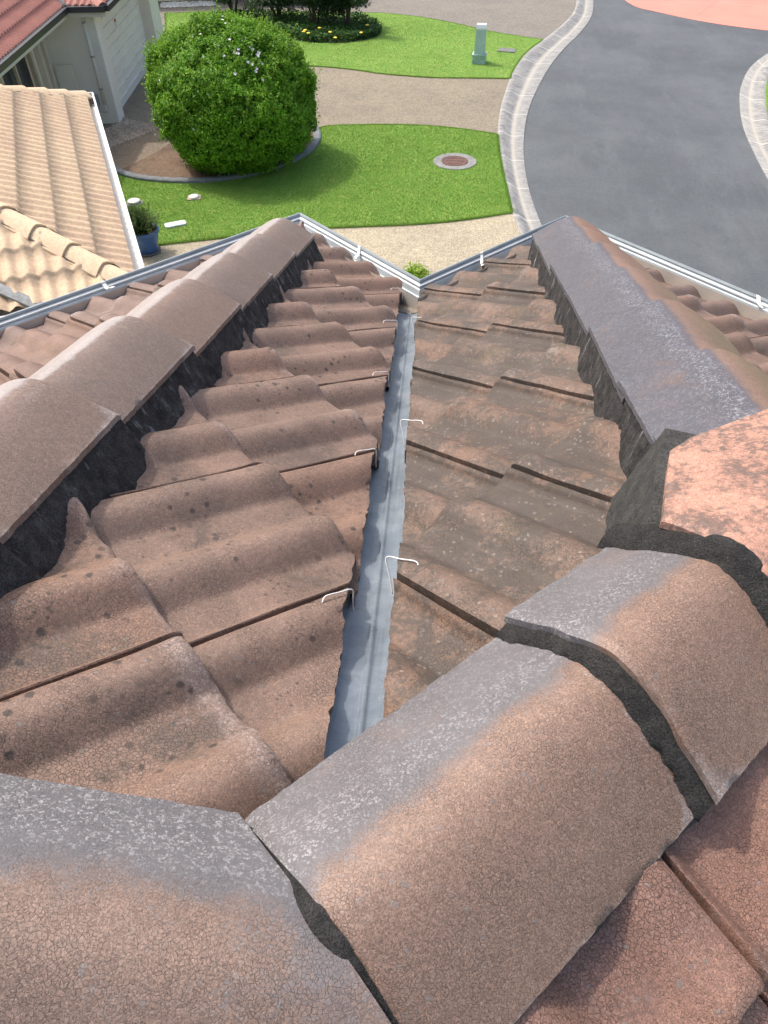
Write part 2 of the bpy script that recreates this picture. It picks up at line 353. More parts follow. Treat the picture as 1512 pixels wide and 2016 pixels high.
# ---- caps on ridge and hips
WIDTH = .120
def cap_profile(q, w, h, r=.042):
    return h*(1-(np.sqrt(q*q+r*r)-r)/(math.sqrt(w*w+r*r)-r))
def cap(org, ax, lat, l0, l1, butt, w=WIDTH, h=.072, off=.073, lift=.022, mat=CAP, side=None, label=None, clip=None, glare_fn=None, seed=0, name='ridge_cap'):
    """one ridge cap from l0 to l1 along ax; butt = +1 when the raised end is at l1"""
    org, ax, lat = np.array(org, float), np.array(ax, float), np.array(lat, float)
    nl, nq = 46, 41; L = np.linspace(l0, l1, nl); Q = np.linspace(-w, w, nq)
    jit = RNG.normal(size=4)
    Lm, Qm = np.meshgrid(L, Q, indexing='ij'); t = (Lm-l0)/(l1-l0); e = t if butt > 0 else 1-t      # e = 1 at the raised end
    Z = cap_profile(Qm, w, h)+off-h+lift*e+jit[0]*.0015
    nose = np.clip(((1-e)*0+(1-e)*(l1-l0))/.008, 0, 1); Z = Z-.005*(1-nose)**2
    Wd = Qm*(1+.05*e)+jit[1]*.002+jit[2]*.004*(t-.5)
    Le = Lm+np.where(e > .985, 1, 0)*vnoise(np.c_[Qm.ravel(), Lm.ravel()*0+seed, Lm.ravel()*0], 50, 1).reshape(Lm.shape)*.0035
    P = org+ax*Le[..., None]+lat*Wd[..., None]; P[..., 2] += Z
    fl = P.reshape(-1, 3); n1 = vnoise(fl, 14, 6)*.0008+vnoise(fl, 110, 2)*.0003; fl[:, 2] += n1
    eg = (np.abs(Qm.ravel()) > w*.985)*(vnoise(fl, 160, 12)*.0010+vnoise(fl, 60, 13)*.0006); fl[:, :] += lat*eg[:, None]*np.sign(Qm.ravel())[:, None]
    top = fl.copy(); bot = fl.copy(); bot[:, 2] -= .010
    V = np.r_[top, bot]; n0 = len(top); F = []
    for i in range(nl-1):
        for j in range(nq-1):
            a = i*nq+j; F.append((a, a+nq, a+nq+1, a+1)); F.append((n0+a, n0+a+1, n0+a+nq+1, n0+a+nq))
    for i in range(nl-1):
        a = i*nq; F.append((a, n0+a, n0+a+nq, a+nq)); b = a+nq-1; F.append((b, b+nq, n0+b+nq, n0+b))
    for j in range(nq-1):
        F.append((j, j+1, n0+j+1, n0+j)); a = (nl-1)*nq+j; F.append((a, n0+a, n0+a+1, a+1))
    ee = e.ravel(); qq = (Qm/w).ravel()
    wear = (.75*np.exp(-np.abs(ee*(l1-l0)-.062)/.008) if name == 'ridge_cap' else 0)+np.exp(-(1-ee)*(l1-l0)/.03)*.55+np.exp(-(1-np.abs(qq))*w/.012)*.55
    bl = glare_fn(qq, ee) if glare_fn else 0*qq
    A = {k: np.r_[v, v] for k, v in dict(wear=wear, sky_glare=bl, side=0*qq, rnd=0*qq+RNG.random()).items()}
    bm = bmesh.new(); [bm.verts.layers.float.new(k) for k in A]; lay = {k: bm.verts.layers.float[k] for k in A}; vs = [bm.verts.new(p) for p in V]
    for k in A:
        for v, x in zip(vs, A[k]): v[lay[k]] = x
    for f in F: bm.faces.new([vs[i] for i in f])
    bmesh.ops.recalc_face_normals(bm, faces=bm.faces[:])
    for p, n in (clip or []):
        r_ = bmesh.ops.bisect_plane(bm, geom=bm.verts[:]+bm.edges[:]+bm.faces[:], plane_co=Vector((p[0], p[1], 0)), plane_no=Vector((n[0], n[1], 0)), clear_outer=True)
        ed = [e_ for e_ in r_['geom_cut'] if isinstance(e_, bmesh.types.BMEdge)]
        if ed: bmesh.ops.edgeloop_fill(bm, edges=ed)
    me = bpy.data.meshes.new(name); bm.to_mesh(me); bm.free(); me.materials.append(mat)
    me.polygons.foreach_set('use_smooth', [True]*len(me.polygons))
    o = link(bpy.data.objects.new(name, me), house)
    me.set_sharp_from_angle(angle=math.radians(50))
    if label: o['label'] = label
    return o
def bedding(org, ax, lat, l0, l1, sgn, w=WIDTH, top=0., drop=.13, steps=None, seed=1, out=.012, name='mortar_bedding', mat=None):
    """rough pointing between the edge of the caps and the tiles"""
    org, ax, lat = np.array(org, float), np.array(ax, float), np.array(lat, float)
    nl = max(8, int((l1-l0)/.006)); nz = 16; V = []
    L = np.linspace(l0, l1, nl)
    for l in L:
        st = steps(l) if steps else 0
        for k in range(nz):
            f = k/(nz-1)
            V.append(org+ax*l+lat*sgn*(w-.002+out*f*1.6)+np.array([0, 0, top-.005+st-drop*f]))
    V = np.array(V); n = vnoise(V*[1, 1, .35], 26, seed)*.0042+vnoise(V*[1, 1, .3], 95, seed+3)*.0018+vnoise(V, 230, seed+5)*.0012
    amp = np.tile(np.clip(np.linspace(0, 3, nz), .25, 1), nl)
    V += lat*sgn*(n*amp)[:, None]
    F = [(i*nz+k, (i+1)*nz+k, (i+1)*nz+k+1, i*nz+k+1) for i in range(nl-1) for k in range(nz-1)]
    # close it underneath the caps
    b = len(V); In = V[[i*nz for i in range(nl)]]-lat*sgn*.05; V = np.r_[V, In]
    F += [(i*nz, b+i, b+i+1, (i+1)*nz) for i in range(nl-1)]
    return mesh(name, V, F, mat or MORTAR, house, True)
hipax = np.array([0, 1, -S]); X_ = np.array([1, 0, 0]); RAX = np.array([1, 1, 0])/R2; RLAT = np.array([1, -1, 0])/R2
# left hip (caps lap downhill)
def glare_left(q, e): return 1.5*np.exp(-((q+.12)/.11)**2)+1.0/(1+np.exp((q+.22)/.06))+.45*np.exp(-((1-e)/.25)**2)*np.exp(-((q+.1)/.5)**2)  # bright glint along crest and far side, painted as pale colour
jl = [-.35, -.08, .245, .575, .915, 1.25, 1.585, 1.905, 2.245]
for i in range(len(jl)-1):
    cap((-WL, 0, WL*S), hipax, X_, jl[i]-.045, jl[i+1], +1, off=.076, h=.060, mat=CAP_L, glare_fn=glare_left, seed=i, clip=[((0, -C0), (0, -1))] if i == 0 else None, name='hip_cap', w=.110, label='brown hip cap on the left hip, pale glare painted along its crest')
def stepf(j): return lambda l: .022*max(0, min(1, ([(l-j[i]+.045)/(j[i+1]-j[i]+.045) for i in range(len(j)-1) if j[i] <= l <= j[i+1]] or [0])[0]))
bedding((-WL, 0, WL*S), hipax, X_, -.1, 2.235, +1, w=.112, out=.032, top=.016, steps=stepf(jl), seed=2)
bedding((-WL, 0, WL*S), hipax, X_, -.1, 2.235, -1, w=.112, top=.016, steps=stepf(jl), seed=12)
# right hip
def glare_right(q, e): return 1.1*(1/(1+np.exp((q+.12)/.07)))+.95*np.exp(-((q+.18)/.16)**2)  # sky reflection on the left side, painted as grey blue
jr = [.46, .78, 1.10, 1.43, 1.77, 2.10, 2.30]
for i in range(len(jr)-1):
    cap((WR, 0, WR*S), hipax, X_, jr[i]-(.045 if i else .0), jr[i+1], +1, off=.096, h=.068, mat=CAP_B, glare_fn=glare_right, seed=20+i, name='hip_cap', w=.126, label='brown hip cap with grey blue sky glare painted on one side')
bedding((WR, 0, WR*S), hipax, X_, .34, 2.29, -1, w=.128, top=.028, steps=stepf([.34]+jr[1:]), seed=4)
bedding((WR, 0, WR*S), hipax, X_, .34, 2.29, +1, w=.128, top=.028, steps=stepf([.34]+jr[1:]), seed=14)
# ridge running away to the right, caps lap towards the lower left
RO = np.array([C0/2, -C0/2, C0*S])
def glare_ridge(q, e): return 1.10/(1+np.exp((q+.36)/.13))+.70*np.exp(-((q+.40)/.20)**2)+.35*np.exp(-(1-e)/.10)*(q < .2)  # sky glare on the far side, painted into the colour
cap(RO, RAX, RLAT, -.052, .310, -1, lift=.010, glare_fn=glare_ridge, seed=31, label='large brown ridge cap in the foreground with grey blue sky glare painted on its far side')
cap(RO, RAX, RLAT, .266, .50, -1, lift=.022, off=.078, glare_fn=glare_ridge, seed=32, label='short ridge cap behind the dark mortar joint')
cap(RO, RAX, RLAT, .452, .86, -1, lift=.008, off=.096, w=.185, h=.062, mat=CAP_RED, seed=33, clip=[((.334, .300), (-.96, .277)), ((.374, .462), (-.43, .90)), ((RO[0]+.09, RO[1]-.09), (1/R2, -1/R2))], label='faded orange ridge cap stained black at the hip junction')
bedding((.334, .300, 0), (.277, .96, 0), (-.96, .277, 0), .004, .20, +1, w=.012, top=.102, drop=.17, seed=16, out=.026, mat=joint_mat('gritty_mortar', (.06, .06, .058), (.11, .108, .10)))
bedding(RO, RAX, RLAT, -.05, .66, -1, top=.002, drop=.10, seed=6, out=.006)
bedding(RO, RAX, RLAT, -.05, .60, +1, top=.003, drop=.085, seed=7, out=.003, mat=joint_mat('light_mortar', (.10, .095, .088), (.17, .16, .15)))
# hip climbing to the left out of the picture
HO = np.array([0, -C0, 0.]) + np.array([0, 0, C0*S])
HAX = np.array([-1, 0, S])
def glare_low(q, e): return 1.7*np.exp(-((q-.80)/.46)**2)+.5*np.exp(-((1-e)/.3)**2)  # glare towards the far edge, painted as pale speckle
CL = [((-.056/R2, -.056/R2), (1/R2, 1/R2))]
cap(HO, HAX, np.array([0, 1, 0.]), -.10, .40, -1, off=.084, lift=.008, glare_fn=glare_low, clip=CL, seed=41, name='hip_cap', label='brown hip cap with pale speckled glare painted on its far edge at the bottom left')
cap(HO, HAX, np.array([0, 1, 0.]),   .36, .72, -1, off=.086, lift=.02, glare_fn=glare_low, seed=42, name='hip_cap', label='hip cap at the left edge of the roof')
bedding(HO, HAX, np.array([0, 1, 0.]), -.06, .7, +1, top=.010, drop=.09, seed=8)
bedding(HO, HAX, np.array([0, 1, 0.]), -.06, .7, -1, top=.010, drop=.09, seed=9)
HR = np.array([WR, WR-C0, C0*S])
for i in range(8):
    cap(HR, (1, 0, -S), (0, 1, 0), .10+.335*i-.04, .10+.335*(i+1), +1, off=.092, h=.068, glare_fn=glare_ridge, seed=60+i, name='hip_cap', label='brown hip cap running down to the right of the junction')
bedding(HR, (1, 0, -S), (0, 1, 0), .05, 2.75, +1, top=.022, drop=.12, seed=61); bedding(HR, (1, 0, -S), (0, 1, 0), .05, 2.75, -1, top=.022, drop=.12, seed=62)
# mortar beads filling the joints of the ridge
def bead(org, ax, lat, l, w, h, off, wd, ht, seed, name='mortar_joint'):
    org, ax, lat = np.array(org, float), np.array(ax, float), np.array(lat, float); V = []; nq, nk = 90, 9
    for q in np.linspace(-w*1.03, w*1.03, nq):
        z = float(cap_profile(np.array(q), w, h))+off-h
        for k in range(nk):
            f = k/(nk-1); V.append(org+ax*(l-wd*(1-f))+lat*q+np.array([0, 0, z-.003+ht*math.sin(f*math.pi/2)**.8]))
    V = np.array(V); n = vnoise(V, 45, seed)*.0028+vnoise(V, 140, seed+1)*.0022+vnoise(V, 330, seed+2)*.0010; V[:, 2] += n*.55
    V += ax*(n*np.tile(np.linspace(1.6, .2, nk), nq))[:, None]
    F = [(i*nk+k, i*nk+k+1, (i+1)*nk+k+1, (i+1)*nk+k) for i in range(nq-1) for k in range(nk-1)]
    return mesh(name, V, F, JOINT, house, True)
bead(RO, RAX, RLAT, .270, WIDTH, .072, .076, .020, .018, 51)
bead(RO, RAX, RLAT, .459, WIDTH*1.08, .074, .082, .030, .026, 52)
bead(RO, RAX, RLAT, -.050, WIDTH, .072, .072, .026, .012, 53)
# lump of mortar where hip and ridge meet, left of the orange cap
def lump(c, r, seed, name='mortar_patch'):
    V = []; F = []; n = 40; m = 24
    for i in range(m+1):
        ph = math.pi*i/m
        for k in range(n):
            th = 2*math.pi*k/n; V.append((math.sin(ph)*math.cos(th), math.sin(ph)*math.sin(th), math.cos(ph)))
    V = np.array(V); nn = 1+.16*vnoise(V, 2.2, seed)+.07*vnoise(V, 6, seed+2)+.03*vnoise(V, 16, seed+3)
    V = V*nn[:, None]*np.array(r); a = math.radians(45); c_, s_ = math.cos(a), math.sin(a)
    V = np.c_[V[:, 0]*c_-V[:, 1]*s_, V[:, 0]*s_+V[:, 1]*c_, V[:, 2]]+np.array(c)
    F = [(i*n+k, (i+1)*n+k, (i+1)*n+(k+1) % n, i*n+(k+1) % n) for i in range(m) for k in range(n)]
    return mesh(name, V, F, MORTAR, house, True)

# ---- dark underlay under every slope
und = MB()
def sheet(mb, P, fz): mb.add([(x, y, fz(x, y)) for x, y in P], [tuple(range(len(P)))])
mb = MB()
sheet(mb, [(0.02, -C0), (0.02, 2.05), (-WL, 2.05+WL), (-WL, -C0)], lambda x, y: -(x+y)*S-.075 if x < 0 else -(y)*S-.075)
sheet(mb, [(0.02, -C0), (WR, WR-C0), (WR, 2.05+WR), (0.02, 2.05)], lambda x, y: -(y-x)*S-.075)
sheet(mb, [(-WL, -C0), (-WL, 2.05+WL), (-4.4, 2.05+WL-3.9), (-4.4, -C0)], lambda x, y: (x+2*WL-y)*S-.07)
sheet(mb, [(WR, WR-C0), (4.4, -C0-.6), (4.4, 2.15+WR*2-4.4), (WR, 2.15+WR)], lambda x, y: (-x+2*WR-y)*S-.07)
sheet(mb, [(0.0, -C0), (-3, -C0), (-3, -3), (3, -3), (3, 3-C0), (WR, WR-C0)], lambda x, y: (2*C0-x+y)*S-.075)
mb.obj('roof_underlay', DARK, house)

# ---- valley metal
def vx(y): return .026-.026*y
V = []; F = []
ys = np.linspace(-.05, 2.06, 240)
qs = [-.15, -.12, -.08, -.05, -.025, -.0075, -.0035, 0, .0035, .0075, .025, .05, .08, .12, .15]
for y in ys:
    for q in qs:
        z = abs(q)*S-y*S-.040+(.0065 if abs(q) < .001 else .0025 if abs(q) < .004 else 0)+.0012*math.sin(y*9+q*30)
        V.append((vx(y)+q, y, z))
n = len(qs); F = [(i*n+k, i*n+k+1, (i+1)*n+k+1, (i+1)*n+k) for i in range(len(ys)-1) for k in range(n-1)]
V = np.array(V); V[:, 2] += vnoise(V, 30, 2)*.0008
mesh('valley_flashing', V, F, ZINC, house)
# outlet end of the valley: white crusted lip with dirt
V = []; F = []
for i in range(14):
    y = 1.985+i*.011; dz = -.040 if i < 9 else -.040-(i-9)*.010
    for k, q in enumerate(np.linspace(-.052, .048, 16)):
        V.append((vx(y)+q, y, abs(q)*S*.8-y*S+dz+.004))
F = [(i*16+k, i*16+k+1, (i+1)*16+k+1, (i+1)*16+k) for i in range(13) for k in range(15)]
V = np.array(V); V[:, 2] += vnoise(V, 60, 2)*.003; V[:, 1] += (np.arange(len(V)) < 16)*vnoise(V, 55, 5)*.012
mesh('valley_outlet', V, F, DIRT, house)
# ---- wire clips
def clip_wire(P, name='tile_clip'):
    mb = MB(); mb.tube(crom([np.array(p) for p in P], 5), .00105, 7); return mb.obj(name, WIRE, house, True)
for y, sgn, L in ((.335, -1, .036), (.762, -1, .036), (1.185, -1, .036), (1.63, -1, .04), (2.03, -1, .04), (.405, 1, .042), (.90, 1, .042), (1.70, 1, .04)):
    if sgn < 0: e0 = np.array([-.004-.026*y, y, 0]); dr = np.array([-.78, -.62, 0])
    else: e0 = np.array([.044-.026*y, y, 0]); dr = np.array([.92, -.39, 0])
    def zz(p): return (abs(p[0])-p[1])*S
    a = e0+dr*L; b = e0-dr*.004; c = e0-dr*.005+(np.array([0, -.008, 0]) if sgn < 0 else np.array([.012, -.030, 0]))
    lf = .024 if sgn < 0 else .027; a[2] = zz(a)+lf; b[2] = zz(b)+lf+.002; c[2] = zz(c)-(.014 if sgn < 0 else .026)
    h = a+dr*.004; h = h+np.array([0, -.006, -.003])
    clip_wire([h, a, (a+b)/2+np.array([0, 0, .001]), b, (b+c)/2, c])

# ---- gutters
PATH = [np.array(p) for p in ((-GL-3.6, YG+GL-3.6), (-GL, YG+GL), (0, YG), (GR, YG+GR), (GR+3.2, YG+GR-3.2))]
def offset_path(t):                            # move the lip line outwards (t>0) by t, mitred
    out = []
    nrm = [dA, dB, dA, dB]
    for i, p in enumerate(PATH):
        if i == 0: out.append(p+nrm[0]*t)
        elif i == len(PATH)-1: out.append(p+nrm[-1]*t)
        else:
            n1, n2 = nrm[i-1], nrm[i]; b = n1+n2; b = b/(1+n1@n2); out.append(p+b*t)
    return out
def sweep(mb, prof_):
    rows = [offset_path(t) for t, z in prof_]; n = len(PATH)
    V = []; F = []
    for (t, z), row in zip(prof_, rows):
        for p in row: V.append((p[0], p[1], ZG+z))
    for i in range(len(prof_)-1):
        for k in range(n-1): F.append((i*n+k, i*n+k+1, (i+1)*n+k+1, (i+1)*n+k))
    mb.add(V, F)
mb = MB()
sweep(mb, [(-.118, .012), (-.118, -.078), (-.105, -.088), (-.052, -.090), (-.050, -.083), (-.046, -.083), (-.044, -.080), (-.036, -.055), (-.034, -.053), (-.028, -.050), (-.026, -.046), (-.021, -.026), (-.014, -.022), (-.012, -.012), (-.006, -.010)])
mb.obj('gutter_trough', GUT, house)
mb = MB()
sweep(mb, [(-.006, -.010), (-.007, -.004), (-.003, .001), (.002, .0015), (.005, -.001), (.006, -.006), (.003, -.012), (.0035, -.030), (-.006, -.045), (-.020, -.075), (-.045, -.094), (-.118, -.094)])
mb.obj('gutter_lip', GUT_D, house)
mb = MB()
sweep(mb, [(-.0175, -.0175), (-.0165, -.0135), (-.0125, -.0125), (-.0105, -.016)])
sweep(mb, [(-.034, -.050), (-.033, -.0465), (-.030, -.0455), (-.028, -.048)])
mb.obj('gutter_bead', plain('gutter_bead_white', (.58, .62, .62), .3, .0, .06, 9.), house)
# overflow slots: short bright tabs pressed along the front of the gutter
def on_seg(i, s_, t, z): 
    P = offset_path(t); a, b = P[i], P[i+1]; Ls = np.linalg.norm(b-a); q = a+(b-a)*s_/Ls; return np.array([q[0], q[1], ZG+z])
for i in range(4):
    L_ = np.linalg.norm(PATH[i+1]-PATH[i]); s_ = L_-1.9 if i == 0 else .08
    dirv = np.r_[(PATH[i+1]-PATH[i])/L_, 0]; nv = np.r_[(dA, dB)[i % 2], 0]; zv = nv*.35+np.array([0, 0, 1])*.94
    while s_ < (1.6 if i == 3 else L_-.08):
        mb = MB(); mb.box(on_seg(i, s_, -.0405, -.062), (.034, .0022, .010), X=dirv, Y=np.cross(zv, dirv), Z=zv); mb.obj('overflow_tab', GUT, house); s_ += .095
def strap(i, s_, wd=.022):
    L_ = np.linalg.norm(PATH[i+1]-PATH[i]); dirv = np.r_[(PATH[i+1]-PATH[i])/L_, 0]
    pr = [(-.10, .020), (-.075, .012), (-.045, -.008), (-.022, -.012), (-.008, -.004), (-.004, .0025), (.001, .003)]
    V = []; 
    for t, z in pr:
        c = on_seg(i, s_, t, z); V += [c-dirv*wd/2, c+dirv*wd/2]
    V += [v-np.array([0, 0, .002]) for v in V]; m = len(pr)*2
    F = []
    for k in range(len(pr)-1):
        a = 2*k; F += [(a, a+2, a+3, a+1), (m+a, m+a+1, m+a+3, m+a+2), (a, m+a, m+a+2, a+2), (a+1, a+3, m+a+3, m+a+1)]
    return mesh('gutter_strap', V, F, STRAP, house, False)
LA = 3.6*R2
def spar(px, py, i):                           # distance along segment i of the place the photo shows
    p = G(px, py, ZG)[:2]; d_ = PATH[i+1]-PATH[i]; d_ = d_/np.linalg.norm(d_); return (p-PATH[i])@d_
for px, py, i in ((203, 556, 0), (688, 492, 1), (954, 500, 2), (1478, 592, 3)): strap(i, spar(px, py, i), .015)
strap(0, LA-1.9, .015)
# fascia, soffit and walls below
mb = MB(); sweep(mb, [(-.120, .02), (-.120, -.20), (-.60, -.20)]); mb.obj('fascia', plain('fascia_cream', (.6, .56, .48), .6), house)
wp = offset_path(-.60); mb = MB()
wp = [(p[0], p[1]) for p in wp]+[(4, -4.5), (-4.2, -4.5)]
mb.poly(wp, GZ, ZG-.2); mb.obj('wall', WALLB, house)

# ------------------------------------------------------------------ ground level
def lawn_mat():
    M = Mat('lawn_green', .85, .25)
    a = M.noise(.55, 4, .6); b = M.noise(5., 6, .7); c = M.noise(70., 4, .8); st = M.noise(1., 4, .7, vec=M.map((30, 110, 30), (0, 0, .5)))
    col = M.mix(M.ramp(a, .35, .65), (.17, .32, .05), (.22, .39, .07))
    col = M.mix(M.ramp(b, .42, .72, 0, .65), col, (.36, .44, .10))
    col = M.mix(M.ramp(M.noise(1.7, 5, .7), .62, .76, 0, .5), col, (.26, .30, .08))
    col = M.mix(M.ramp(M.noise(3.3, 6, .8, dist=.5), .60, .72, 0, .55), col, (.11, .23, .045)); col = M.mix(M.ramp(M.noise(5.5, 5, .8), .68, .78, 0, .6), col, (.40, .38, .16))
    col = M.scale(col, M.ramp(c, .25, .75, .62, 1.38)); col = M.scale(col, M.ramp(st, .3, .7, .8, 1.2))
    return M.out(col, bump=M.math('ADD', c, st), dist=.03, strength=.8)
LAWN = lawn_mat()
def agg_mat(name, a, b, dark, sc1=90., stain=.4):
    M = Mat(name, .9, .3)
    n1 = M.noise(sc1, 5, .8); n2 = M.noise(.8, 5, .65); n3 = M.noise(6., 6, .7); pe = M.n('ShaderNodeSeparateColor', ins={0: M.vor(55., 'F1', 'Color')}).outputs[0]
    col = M.mix(M.ramp(n2, .35, .65), a, b); col = M.scale(col, M.ramp(pe, 0, 1, .72, 1.3)); col = M.scale(col, M.ramp(n1, .3, .7, .8, 1.2))
    col = M.mix(M.math('MULTIPLY', M.ramp(n3, .45, .72), stain), col, dark)
    return M.out(col, bump=n1, dist=.006)
DRV1 = agg_mat('drive_cream', (.44, .38, .265), (.37, .32, .23), (.24, .21, .17), stain=.35)
DRV2 = agg_mat('drive_tan', (.275, .235, .17), (.235, .20, .15), (.145, .13, .105), stain=.5)
DRV3 = agg_mat('drive_grey', (.24, .215, .18), (.21, .19, .16), (.14, .13, .115), stain=.5)
PATHM = agg_mat('path_brown', (.26, .20, .14), (.22, .175, .13), (.14, .115, .09), stain=.4)
MULCH = agg_mat('mulch', (.20, .135, .09), (.15, .10, .07), (.06, .045, .035), 60., .5)
def road_mat():
    M = Mat('asphalt', .78, .45)
    n1 = M.noise(140., 4, .8); n2 = M.noise(.35, 6, .65); n3 = M.noise(1., 4, .6, vec=M.map((2.2, .5, 1), (0, 0, .35)))
    col = M.mix(M.ramp(n2, .35, .68), (.082, .092, .098), (.115, .127, .133)); col = M.scale(col, M.ramp(n1, .25, .75, .62, 1.38)); col = M.scale(col, M.ramp(M.noise(22., 6, .8), .3, .7, .85, 1.15))
    col = M.mix(M.ramp(n3, .48, .78, 0, .25), col, (.115, .115, .125))
    sc2 = M.noise(1., 5, .8, vec=M.map((1.6, .35, 1), (0, 0, -.25)))
    col = M.mix(M.ramp(sc2, .45, .72, 0, .30), col, (.17, .18, .185))
    col = M.mix(M.ramp(M.noise(2.6, 7, .85), .62, .74, 0, .4), col, (.065, .07, .075))
    col = M.mix(M.ramp(M.vor(9., 'F1', 'Distance'), .02, .05, .5, 0), col, (.30, .30, .29))
    return M.out(col, bump=n1, dist=.006)
ROAD = road_mat()
def salmon_mat():
    M = Mat('salmon_paint', .7); n1 = M.noise(70., 4, .7); n2 = M.noise(1.2, 5)
    col = M.mix(M.ramp(n2, .3, .7), (.72, .26, .19), (.66, .23, .17)); return M.out(M.scale(col, M.ramp(n1, .2, .8, .9, 1.1)), bump=n1, dist=.003)
SALMON = salmon_mat()
def kerb_mat():
    M = Mat('kerb_concrete', .85, .4)
    al, ac = M.attr('along'), M.attr('across')
    cv = M.n('ShaderNodeCombineXYZ', ins={0: M.math('MULTIPLY', al, 1.), 1: M.math('MULTIPLY', ac, .45)}).outputs[0]
    n1 = M.noise(7., 6, .75, vec=cv, dist=.4); n2 = M.noise(2.2, 5, .6, vec=cv); n3 = M.noise(45., 5, .8)
    col = M.mix(M.ramp(n1, .35, .65), (.37, .36, .33), (.28, .275, .26))
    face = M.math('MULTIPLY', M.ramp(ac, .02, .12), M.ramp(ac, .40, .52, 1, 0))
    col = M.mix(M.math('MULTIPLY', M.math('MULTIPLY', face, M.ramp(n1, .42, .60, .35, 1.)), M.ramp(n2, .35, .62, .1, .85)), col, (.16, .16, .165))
    chn = M.math('MULTIPLY', M.ramp(ac, .66, .82), M.ramp(n1, .45, .62)); col = M.mix(M.math('MULTIPLY', chn, .6), col, (.24, .24, .23))
    sandy = M.math('MULTIPLY', M.ramp(ac, .48, .58), M.ramp(ac, .60, .70, 1, 0)); col = M.mix(M.math('MULTIPLY', sandy, .5), col, (.52, .47, .38))
    # control joints
    fr = M.math('FRACT', M.math('MULTIPLY_ADD', n2, .02, M.math('DIVIDE', al, 1.55))); j1 = M.math('COMPARE', fr, .5, .02)
    col = M.mix(M.math('MULTIPLY', j1, .4), col, (.66, .64, .58))
    return M.out(M.scale(col, M.ramp(n3, .25, .75, .85, 1.15)), bump=n3, dist=.006)
KERB = kerb_mat()
CONC = plain('old_concrete', (.27, .27, .25), .9, 0, .3, 12., bump=.01)
EDGING = plain('edging_grey', (.20, .215, .225), .85, 0, .25, 20., bump=.006)
def flat(name, pts, dz, mat, label=None, kind='structure', dens=6, closed=False, raw=False):
    P = [G(*p) for p in pts] if not raw else pts
    mb = MB(); mb.poly([p[:2] for p in P], GZ+dz); o = mb.obj(name, mat)
    tag(o, label, None, None, kind); return o
def cr(pts, n=6): return [tuple(p) for p in crom(pts, n)]
# base terrain
mb = MB(); mb.poly([(-400, -400), (400, -400), (400, 400), (-400, 400)], GZ-.16); tag(mb.obj('ground', plain('soil', (.16, .2, .06), .95, 0, .3, .5)), 'grassy ground spreading to the horizon', None, None, 'structure')
KI = cr([(1320, -330), (1215, -200), (1165, -90), (1140, -20), (1130, 22), (1105, 50), (1070, 78), (1035, 105), (1010, 140), (995, 180), (984, 220), (980, 265), (985, 315), (997, 370), (1009, 420), (1030, 470), (1070, 545), (1130, 640), (1230, 780)], 6)
KO = cr([(1330, -330), (1245, -200), (1200, -90), (1172, -20), (1167, 22), (1145, 55), (1110, 90), (1082, 125), (1057, 170), (1041, 210), (1033, 255), (1033, 305), (1041, 355), (1055, 400), (1078, 455), (1118, 530), (1180, 625), (1290, 780)], 6)
def resample(P, n):
    P = np.array([G(*p)[:2] for p in P]); s_ = np.r_[0, np.cumsum(np.linalg.norm(np.diff(P, axis=0), axis=1))]
    t = np.linspace(0, s_[-1], n); return np.c_[np.interp(t, s_, P[:, 0]), np.interp(t, s_, P[:, 1])], t
def kerb(name, inner, outer, label, n=260):
    A, ta = resample(inner, n); B, tb = resample(outer, n)
    prof_ = [(0, -.03), (.0, .0), (.05, .012), (.14, .012), (.22, -.002), (.46, -.088), (.54, -.101), (.66, -.098), (.97, -.096), (1., -.103), (1.0, -.15)]
    V = []; al = []; ac = []
    for i in range(n):
        for f, z in prof_:
            p = A[i]*(1-f)+B[i]*f; V.append((p[0], p[1], GZ+z)); al.append(ta[i]); ac.append(f)
    m = len(prof_); F = [(i*m+k, i*m+k+1, (i+1)*m+k+1, (i+1)*m+k) for i in range(n-1) for k in range(m-1)]
    o = mesh(name, V, F, KERB, None, True, {'along': al, 'across': ac}); o.data.set_sharp_from_angle(angle=math.radians(60))
    tag(o, label, None, None, 'structure'); return A, B
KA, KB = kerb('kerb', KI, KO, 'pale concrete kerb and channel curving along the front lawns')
RI = cr([(1800, 20), (1640, 70), (1560, 105), (1520, 132), (1509, 165), (1508, 200), (1514, 240), (1530, 285), (1570, 350), (1640, 450)], 6)
RO_ = cr([(1790, -10), (1620, 45), (1530, 88), (1482, 122), (1462, 160), (1459, 195), (1466, 240), (1485, 285), (1520, 350), (1585, 450)], 6)
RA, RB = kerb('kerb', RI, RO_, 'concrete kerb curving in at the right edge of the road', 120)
# road: everything between the kerbs, under both
flat('road', [(1248, -330), (1160, -90), (1140, 0), (1100, 60), (1030, 130), (1010, 200), (1005, 300), (1030, 420), (1080, 520), (1240, 760), (2300, 760), (2300, -20), (1700, -330)], -.118, ROAD, 'dark grey asphalt road bending past the kerb')
flat('driveway', cr([(1180, -60), (1238, -2), (1300, 17), (1400, 37), (1512, 52), (1800, 85)], 5)+[(2400, 60), (2400, -330), (1240, -330)], -.112, SALMON, 'salmon painted driveway across the road')
mb = MB(); P0 = G(1372, 25); P1 = G(1418, -10); d_ = (P1-P0)/np.linalg.norm(P1-P0); mb.box((P0+P1)/2+np.array([0, 0, -.1105]), (np.linalg.norm(P1-P0), .02, .004), X=d_, Y=np.cross((0, 0, 1), d_)); tag(mb.obj('driveway_joint', CONC), 'joint line in the salmon driveway', None, None, 'structure')
